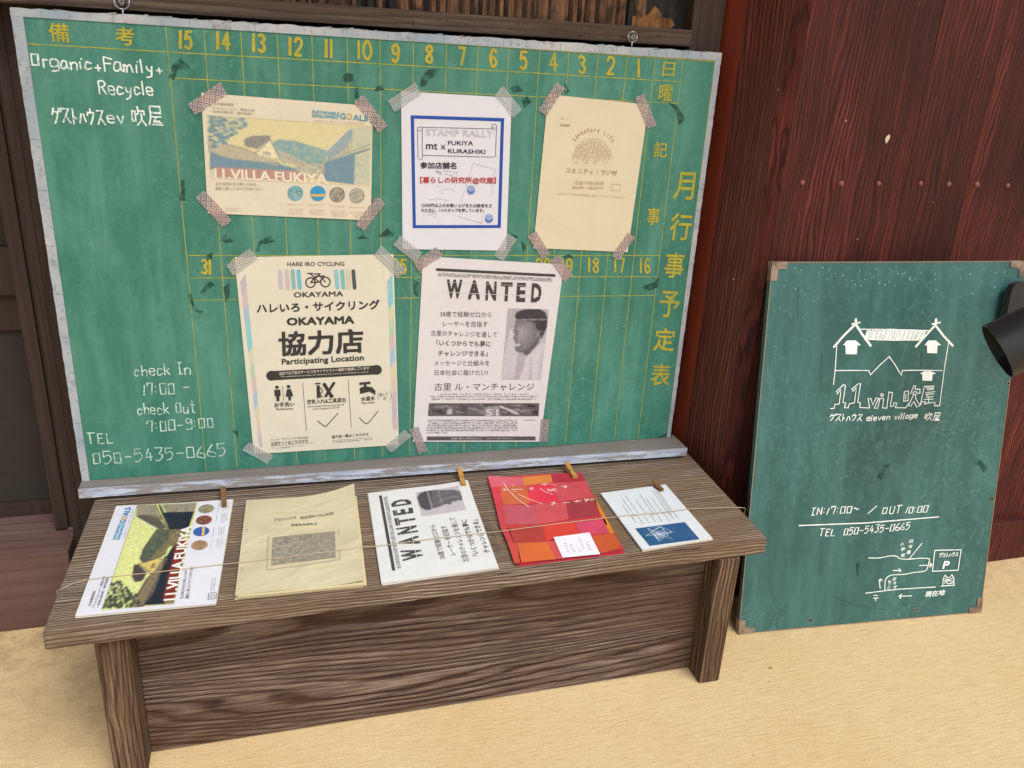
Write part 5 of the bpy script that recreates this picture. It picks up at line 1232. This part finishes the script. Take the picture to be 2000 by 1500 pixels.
for x0, y0, L_ in ((420, 330, 330), (480, 300, 320), (420, 420, 200), (640, 370, 250), (690, 280, 400), (780, 330, 300), (870, 330, 300), (880, 220, 430), (930, 230, 420), (970, 235, 400), (560, 600, 140), (650, 590, 160), (750, 590, 140), (850, 580, 130), (940, 570, 130), (1050, 560, 140), (1130, 550, 130), (1200, 545, 110)):
    k = 0.0
    while k < L_:
        l = R_.uniform(6, 26); x = x0+k*.56; y = y0+k*.80; a.stroke(D5, [(x, y), (x+l*.56, y+l*.80)], .0009, .0004); k += l+R_.uniform(4, 14)
a.build('card_text', ink('#85898d'), T5)

# =================================================================== clothes pegs
def peg(label, p_end, p_tip, mats, z0, small=False):
    A = pz(*p_end, Z0+z0); B = pz(*p_tip, Z0+z0); d = B-A; L_ = np.linalg.norm(d); d /= L_; s_ = np.cross([0, 0, 1.], d); up_ = np.array([0, 0, 1.])
    T = Thing('clothes_peg', A+np.array([0, 0, -z0*.5]), label, 'clothes peg', 'clothes pegs holding the papers')
    W = .0070
    for sg in (1, -1):
        V = []; F = []
        for t, hz, th in ((0, .0065, .0024), (.35, .0038, .0030), (.6, .0026, .0032), (.85, .0016, .0026), (1, .0022, .0014)):
            for w2 in (-.5, .5):
                base = A+d*L_*t+s_*W*w2
                lo, hi = (hz-th, hz) if sg > 0 else (-hz, -hz+th)
                V += [base+up_*lo, base+up_*hi]
        for k in range(4):
            b = 4*k
            F += [(b+1, b+3, b+7, b+5), (b, b+4, b+6, b+2), (b, b+1, b+5, b+4), (b+2, b+6, b+7, b+3)]
        F += [(0, 2, 3, 1), (16, 17, 19, 18)]
        mesh('peg_arm', V, F, mats, T)
    c = A+d*L_*.55; pts = []
    for k in range(26): q = k*.9; pts.append(c+s_*(-W*.5+W*k/25)+d*(.0022*math.cos(q))+up_*(.0036*math.sin(q)))
    V, F = tubeVF(pts, .0005, 6); mesh('spring', V, F, M_['metal'], T, smooth=True)
peg('weathered brown clothes peg on the corner of the bright village flyers', (436, 958), (438, 988), M_['peg_dark'], .0065)
peg('light golden clothes peg standing out behind the folded WANTED leaflets', (897, 921), (906, 947), M_['peg'], .0075)
peg('light golden clothes peg on the top corner of the red magazines', (1106, 909), (1124, 932), M_['peg'], .0085)
peg('small dark brown clothes peg on the corner of the star picture cards', (1276, 944), (1293, 957), M_['peg_dark'], .0070)

# =================================================================== elastic cord across the bench
pts = []
tr = [(88, 1262, -.012), (128, 1146, .0016), (172, 1132, .0042), (300, 1118, .0044), (437, 1102, .0044), (466, 1099, .0074), (560, 1088, .0084), (706, 1069, .0084), (733, 1067, .0054), (855, 1051, .0056), (945, 1041, .0056), (990, 1036, .0070), (1080, 1024, .0070), (1190, 1011, .0070), (1212, 1008, .0056), (1290, 1001, .0056), (1340, 995, .0054), (1370, 993, .0026), (1446, 991, .0014)]
P3d = [pz(x, y, Z0+z) for x, y, z in tr[1:]]
left = P3d[0]; right = P3d[-1]
path = [np.array([-.2605, left[1]-.004, Z0-.027]), np.array([-.2606, left[1]-.001, Z0-.002])]+catmull(P3d, 3)+[np.array([.6535, right[1]+.0, Z0-.001]), np.array([.6537, right[1]+.001, Z0-.026]), np.array([.20, right[1], Z0-.0262]), path0 if False else np.array([-.2605, left[1]-.004, Z0-.0268])]
V, F = tubeVF(path, .00052, 6); o = mesh('elastic_cord', V, F, M_['cord'], None, smooth=True, origin=(0, .95, Z0)); tag(o, 'thin pale elastic cord stretched across the papers from end to end of the bench', 'cord')

# =================================================================== small chalkboard leaning on the red wall
b2 = [np.array([.6860, 1.033, .583]), np.array([1.155, 1.033, .578]), np.array([1.132, .905, .001]), np.array([.685, .939, .001])]   # TL TR BR BL, traced
b2[0] = CAM+ray(1508, 512)*(1.028/ray(1508, 512)[1]); b2[3] = pz(1442, 1238, .001); b2[2] = pz(1915, 1195, .001); b2[1] = CAM+ray(2003, 510)*(1.033/ray(2003, 510)[1])
n2 = np.cross(b2[2]-b2[3], b2[0]-b2[3]); n2 /= np.linalg.norm(n2)
if n2[1] > 0: n2 = -n2
n2 = n2
bdo = bd
T6 = Thing('small_chalkboard', (.91, .93, 0), 'smaller dark green chalkboard with a white house drawing and map, leaning on the red wall', 'chalkboard')
ctr = sum(b2)/4
# the fourth corner is traced onto the plane of the other three
_v3 = ray(2003, 510); b2[1] = CAM+_v3*(((b2[3]-CAM)@n2)/(_v3@n2))
V = [q for q in b2]+[q-n2*.009 for q in b2]
mesh('board_panel', V, [(0, 1, 2, 3), (7, 6, 5, 4), (0, 4, 5, 1), (1, 5, 6, 2), (2, 6, 7, 3), (3, 7, 4, 0)], M_['board2'], T6)
S2 = Surf(b2[0], n2)
rim = Art()
def rimw(i, j, w_=.0012): 
    a_, b_ = b2[i], b2[j]; d = (b_-a_)/np.linalg.norm(b_-a_); s_ = np.cross(n2, d); rim.L.append((np.array([a_+n2*.0005-s_*w_, b_+n2*.0005-s_*w_, b_+n2*.0005+s_*w_*.2, a_+n2*.0005+s_*w_*.2]), [(0, 1, 2, 3)]))
for i, j in ((0, 1), (1, 2), (2, 3), (3, 0)): rimw(i, j)
rim.build('worn_edge', ink('#8a7766', .7, .4), T6)
# corner brackets wrap the edge
for i, (pi, ni) in enumerate(((3, 1), (0, 2), (1, 3), (2, 0))):
    c = b2[i]; e1 = b2[ni]-c; e1 /= np.linalg.norm(e1); e2 = b2[pi]-c; e2 /= np.linalg.norm(e2); bw_ = .0105; L1 = .024
    pl = [(0, 0), (L1, 0), (L1, bw_), (bw_, bw_), (bw_, L1*1.15), (0, L1*1.15)]
    ex = .0006
    f = [c+e1*(x-ex)+e2*(y-ex)+n2*.0014 for x, y in pl]; bk_ = [q-n2*.0112 for q in f]; m = len(pl)
    mesh('corner_bracket', f+bk_, [tuple(range(m))]+[(k, k+m, (k+1) % m+m, (k+1) % m) for k in range(m)], M_['bracket'], T6)
# screw holes
for q in ((1969, 748), (1937, 974), (1583, 1211), (1791, 1190)):
    a = Art(); a.disc(S2, *q, 3.4, 4.2, .0006, 14); a.build('hole_rim', M_['bracket'], T6); a = Art(); a.disc(S2, *q, 1.9, 2.4, .0009, 12); a.build('screw_hole', M_['black'], T6)
a = Art()
for pts in [[(1722, 936), (1724, 910), (1738, 905), (1734, 914), (1730, 912), (1722, 938), (1712, 932), (1720, 922)], [(1901, 906), (1912, 896), (1922, 906), (1928, 916), (1920, 924), (1914, 910)], [(1672, 1100), (1678, 1098), (1677, 1124), (1672, 1124)]]: a.poly(S2, pts, .0005)
for p in ([(1560, 560), (1558, 620)], [(1690, 945), (1694, 1010)], [(1800, 670), (1798, 760)], [(1540, 900), (1552, 860)], [(1625, 1165), (1665, 1180)], [(1640, 1180), (1730, 1190)], [(1605, 690), (1602, 760)]): a.stroke(S2, p, .0009, .0005, jit=.4)
a.build('board_stain', M_['residue'], T6)
MK = M_['marker']; HC = Crop(S2, 1600, 600, 6.25); W2 = .0015
def mk(strokes, name, M=HC, w_=W2, mat=MK, sm=False):
    a = Art()
    for s_ in strokes: a.stroke(M, s_, w_, .0009, smooth=sm, jit=.12)
    a.build(name, mat, T6)
a = Art()
for s_ in ([(175, 485), (300, 340), (435, 210)], [(440, 205), (520, 330), (625, 470)], [(1175, 480), (1290, 350), (1415, 215)], [(1415, 220), (1510, 345), (1625, 470)]): a.stroke(HC, s_, .0036, .0009, jit=.1)
for x in (442, 1420): a.stroke(HC, [(x, 205), (x+2, 140)], .0030, .0010); a.stroke(HC, [(x-48, 205), (x+50, 185)], .0026, .0010); a.disc(HC, x, 165, 18, 26, .0010, 12)
for x0, y0, x1, y1, ex in ((315, 462, 462, 575, 30), (1310, 462, 1440, 562, 30), (1252, 812, 1380, 898, 30)):
    a.poly(HC, [(x0-ex, y0), (x0+20, y0-58 if y0 < 700 else y0-32), (x1-20, y0-58 if y0 < 700 else y0-32), (x1+ex+14, y0), (x1, y0+4), (x1-6, y1), (x0+4, y1-4), (x0, y0+4)], .0009)
a.build('house_drawing', MK, T6)
a = Art(); a.stroke(HC, [(500, 268), (900, 270), (1330, 285)], .0016, .0009, jit=.15); a.stroke(HC, [(610, 392), (900, 402), (1210, 400)], .0016, .0009, jit=.15)
for k in range(52):
    x = 545+k*14.2; dx = 38; a.stroke(HC, [(x+dx+rnd.uniform(-3, 3), 282), (x+rnd.uniform(-5, 5)-(0 if k > 6 else 0), 395)] if 545+k*14.2+dx < 1300 else [(1300, 290), (1225, 390)], .0017, .0008+k*1e-6)
a.build('roof_hatching', M_['marker'], T6)
mk([[(210, 470), (200, 620), (190, 770), (170, 945)], [(1572, 440), (1530, 700), (1490, 1000), (1465, 1200)], [(195, 772), (400, 770), (600, 772), (622, 825), (740, 700), (850, 602), (920, 700), (998, 832), (1008, 770), (1250, 768), (1500, 772)]], 'house_drawing')
mk([[(130, 1236), (180, 1232), (184, 1188), (240, 1178), (262, 1000), (215, 1055), (205, 1028), (290, 945), (315, 952), (285, 1165), (318, 1165), (305, 1226), (350, 1226), (362, 1178), (425, 1165), (450, 975), (408, 1025), (390, 1000), (470, 935), (500, 930), (465, 1160), (495, 1162), (490, 1222), (610, 1228)],
    [(610, 1228), (592, 1110), (625, 1112), (650, 1190), (690, 1105), (722, 1108), (668, 1232), (710, 1230), (738, 1110), (782, 1112), (768, 1228), (820, 1230), (845, 1035), (890, 1040), (862, 1210), (900, 1205), (905, 1165), (942, 1168), (925, 1225), (1050, 1226), (1110, 1150)],
    [(745, 1060), (765, 1052), (782, 1072), (765, 1088), (745, 1075), (745, 1060)], [(1050, 1025), (1085, 1022), (1080, 1140), (1025, 1145), (1035, 1030), (1050, 1025)], [(1055, 1060), (1048, 1120)],
    [(1110, 1055), (1152, 955), (1175, 962), (1165, 1000), (1225, 1000), (1225, 1050), (1195, 1050), (1180, 1030), (1150, 1030), (1130, 1060)], [(1150, 1060), (1175, 1062), (1170, 1110), (1225, 1200), (1185, 1218), (1150, 1150), (1115, 1205), (1085, 1200), (1150, 1060)],
    [(1225, 1200), (1280, 965), (1395, 962), (1390, 1000), (1310, 1005)], [(1300, 985), (1385, 985)], [(1295, 1040), (1410, 1030)], [(1290, 1062), (1395, 1055)], [(1330, 1062), (1300, 1095), (1385, 1090)], [(1275, 1125), (1385, 1120)], [(1330, 1100), (1330, 1160)], [(1235, 1190), (1250, 1150), (1300, 1158), (1275, 1180), (1380, 1160), (1410, 1165), (1400, 1200), (1465, 1202)]], 'logo_lettering', w_=.0014)
a = Art(); a.hand(S2, 'ゲストハウス', (1619, 822), (1682, 822), 14, .0015, .0009, wob=.02); a.hand(S2, 'eleven village', (1692, 822), (1790, 816), 12, .0016, .0009, wob=.02); a.hand(S2, '吹屋', (1804, 821), (1834, 821), 15, .0014, .0009, wob=.02); a.build('marker_writing', MK, T6)
a = Art(); a.hand(S2, 'IN:17:00~', (1584, 1006), (1674, 1000), 15, .0016, .0009, wob=.02); a.hand(S2, '/', (1694, 1003), (1706, 1002), 15, .0016, .0009, wob=.02); a.hand(S2, 'OUT', (1722, 1004), (1758, 1001), 15, .0016, .0009, wob=.02); a.hand(S2, '10:00', (1768, 1002), (1809, 999), 14, .0016, .0009, wob=.02)
a.stroke(S2, [(1560, 1026), (1690, 1021), (1833, 1009)], .0020, .0009, jit=.1)
a.hand(S2, 'TEL', (1599, 1047), (1629, 1046), 14, .0016, .0009, wob=.02); a.hand(S2, '050-5435-0665', (1647, 1045), (1774, 1033), 14, .0015, .0009, wob=.02); a.build('marker_writing', MK, T6)
MC = Crop(S2, 1640, 1040, 6.25)
mk([[(350, 308), (470, 308), (600, 285), (680, 285), (740, 318), (850, 322), (960, 312), (1075, 315), (1090, 335), (1065, 430), (1030, 468), (900, 485), (780, 508), (640, 515), (575, 545), (550, 600), (548, 705)]], 'map_drawing', MC, .0016, sm=True)
mk([[(310, 738), (700, 690), (1165, 662)], [(848, 315), (998, 130)], [(1155, 215), (1478, 208), (1440, 458), (1128, 470), (1155, 215)], [(970, 400), (1120, 396)], [(1090, 362), (1122, 396), (1095, 425)], [(645, 462), (740, 462)], [(715, 440), (742, 462), (725, 480)],
    [(490, 680), (482, 620), (492, 568)], [(470, 590), (492, 565), (516, 582)], [(875, 770), (725, 775)], [(755, 750), (720, 775), (740, 802)], [(410, 765), (455, 765)], [(405, 798), (465, 796)], [(436, 798), (434, 832)],
    [(1255, 645), (1258, 560), (1282, 518), (1310, 548), (1340, 545), (1362, 512), (1388, 548), (1390, 640)], [(1230, 652), (1395, 640)], [(1275, 560), (1320, 575), (1375, 555)], [(1270, 590), (1330, 585), (1375, 595)], [(1275, 615), (1300, 605), (1320, 625), (1375, 612)]], 'map_drawing', MC, .0016)
a = Art(); a.text(MC, 'P', (1245, 440), (1320, 440), 98, .0009, bold=.04); a.hand(MC, 'ゲストハウス', (1205, 300), (1435, 285), 50, .0012, .0009, wob=.02)
for ch, x, y, s_ in (('旧', 860, 126, 46), ('吹', 856, 190, 46), ('屋', 832, 262, 50), ('小', 752, 162, 44), ('学', 760, 225, 50), ('校', 762, 298, 50), ('お', 660, 585, 46), ('せ', 662, 632, 40), ('ず', 666, 690, 48), ('ち', 598, 622, 44), ('こ', 598, 656, 30), ('に', 592, 696, 36)):
    a.text(MC, ch, (x-s_*.5, y), (x+s_*.5, y-3), s_*.95, .0009, bold=.03)
a.text(MC, '現在地', (1030, 788), (1270, 762), 74, .0009, bold=.03); a.build('marker_writing', MK, T6)
a = Art()
for k in range(60): x = rnd.uniform(1690, 1860); y = rnd.uniform(520, 545); a.disc(S2, rnd.uniform(1530, 1990), 512+abs(rnd.gauss(0, 30))+6, rnd.uniform(.6, 1.4), rnd.uniform(.6, 1.4), .0006, 6)
a.build('paint_speck', ink('#a9c4b8'), T6)

# =================================================================== black clip spotlight at the board's right edge
LT = Thing('clip_spotlight', CAM+ray(2030, 640)*.93, 'matte black cylinder spotlight clipped at the right edge of the small chalkboard', 'spotlight')
def at(x, y, D): v = ray(x, y); return CAM+v*D
DC = 1.13
C = at(1947.5, 686, DC)
_v = ray(1947, 686); _v /= np.linalg.norm(_v)
_lr = RGT-_v*(RGT@_v); _lr /= np.linalg.norm(_lr); _lu = np.cross(_lr, _v)
ax = math.cos(R(10))*(.89*_lr+.46*_lu)+math.sin(R(10))*_v; ax /= np.linalg.norm(ax)
rad = .5*114/FPX*DC; Lb = .13
def ringv(p, r, n=48):
    e1 = np.cross(ax, [0, 0, 1.]); e1 /= np.linalg.norm(e1); e2 = np.cross(ax, e1); return [p+r*(math.cos(2*math.pi*i/n)*e1+math.sin(2*math.pi*i/n)*e2) for i in range(n)]
prof = [(.0, rad), (-.0, rad-.0018), (.06, rad-.004), (.085, rad*.55), (.085, .001)]
outer = [(0, rad), (.02, rad), (.10, rad), (Lb-.004, rad), (Lb, rad-.004), (Lb+.0, .001)]
def lathe(pr):
    V = []; F = []; n = 48
    for d, r in pr: V += ringv(C+ax*d, r)
    for k in range(len(pr)-1):
        for i in range(n): j = (i+1) % n; F.append((k*n+i, k*n+j, (k+1)*n+j, (k+1)*n+i))
    return V, F
V, F = lathe(outer); mesh('lamp_shade', V, F, M_['lamp'], LT, smooth=True)
V, F = lathe([(0.0, rad), (.0, rad-.0015)]); mesh('rim', V, F, M_['lamp'], LT)
V, F = lathe([(0, rad-.0015), (.06, rad-.003), (.075, .02), (.075, .001)]); mesh('inner_reflector', V, F, M_['lamp'], LT, smooth=True)
V, F = lathe([(.050, .001), (.052, .014), (.060, .020), (.075, .014)]); mesh('bulb', V, F, ink('#3a3936', .3), LT, smooth=True)
# plate: rounded upright tongue gripping the board edge
PL = Surf(S2(1990, 600)+n2*.010, n2)
out = [(1952, 640), (1956, 618), (1962, 585), (1967, 564), (1974, 554), (1984, 549), (2000, 549), (2022, 550), (2036, 556), (2043, 568), (2040, 600), (2036, 650), (2030, 690), (1962, 690)]
f = [PL(x, y, .010) for x, y in out]; bk_ = [PL(x-3.2, y+.5, .0) for x, y in out]; m = len(out)
mesh('clip_plate', f+bk_, [tuple(range(m)), tuple(range(2*m-1, m-1, -1))]+[(k, k+m, (k+1) % m+m, (k+1) % m) for k in range(m)], M_['lamp'], LT)
out2 = [(2004, 560), (2043, 568), (2034, 640), (1996, 636)]
f = [PL(x, y, .001) for x, y in out2]; bk_ = [PL(x, y, -.030) for x, y in out2]
mesh('clip_jaw', f+bk_, [(0, 1, 2, 3), (7, 6, 5, 4)]+[(k, k+4, (k+1) % 4+4, (k+1) % 4) for k in range(4)], M_['lamp'], LT)
J = PL(2012, 650, .012); V, F = joinVF([cylVF(J, C+ax*.085, .007, n=14), cylVF(J-n2*.004, J+n2*.006, .013, n=20)]); mesh('swivel_arm', V, F, M_['lamp'], LT, smooth=False)

# =================================================================== crumbs on the floor
for q, s_ in (((1505, 1305), 1.0),):
    c = pz(*q, .0); V = [c+np.array([math.cos(t)*.004*rnd.uniform(.5, 1), math.sin(t)*.0022*rnd.uniform(.5, 1), .0012]) for t in [i*.9 for i in range(7)]]+[c+np.array([0, 0, .0028])]+[]
    V += [v*np.array([1, 1, 0])+np.array([0, 0, .0]) for v in V[:7]]
    F = [(i, (i+1) % 7, 7) for i in range(7)]+[(i, i+8, (i+1) % 7+8, (i+1) % 7) for i in range(7)]
    o = mesh('dry_leaf_scrap', V, F, ink('#8c7148', .9, .4), None, origin=c); tag(o, 'tiny dry leaf scrap on the cream floor in front of the small chalkboard', 'leaf')
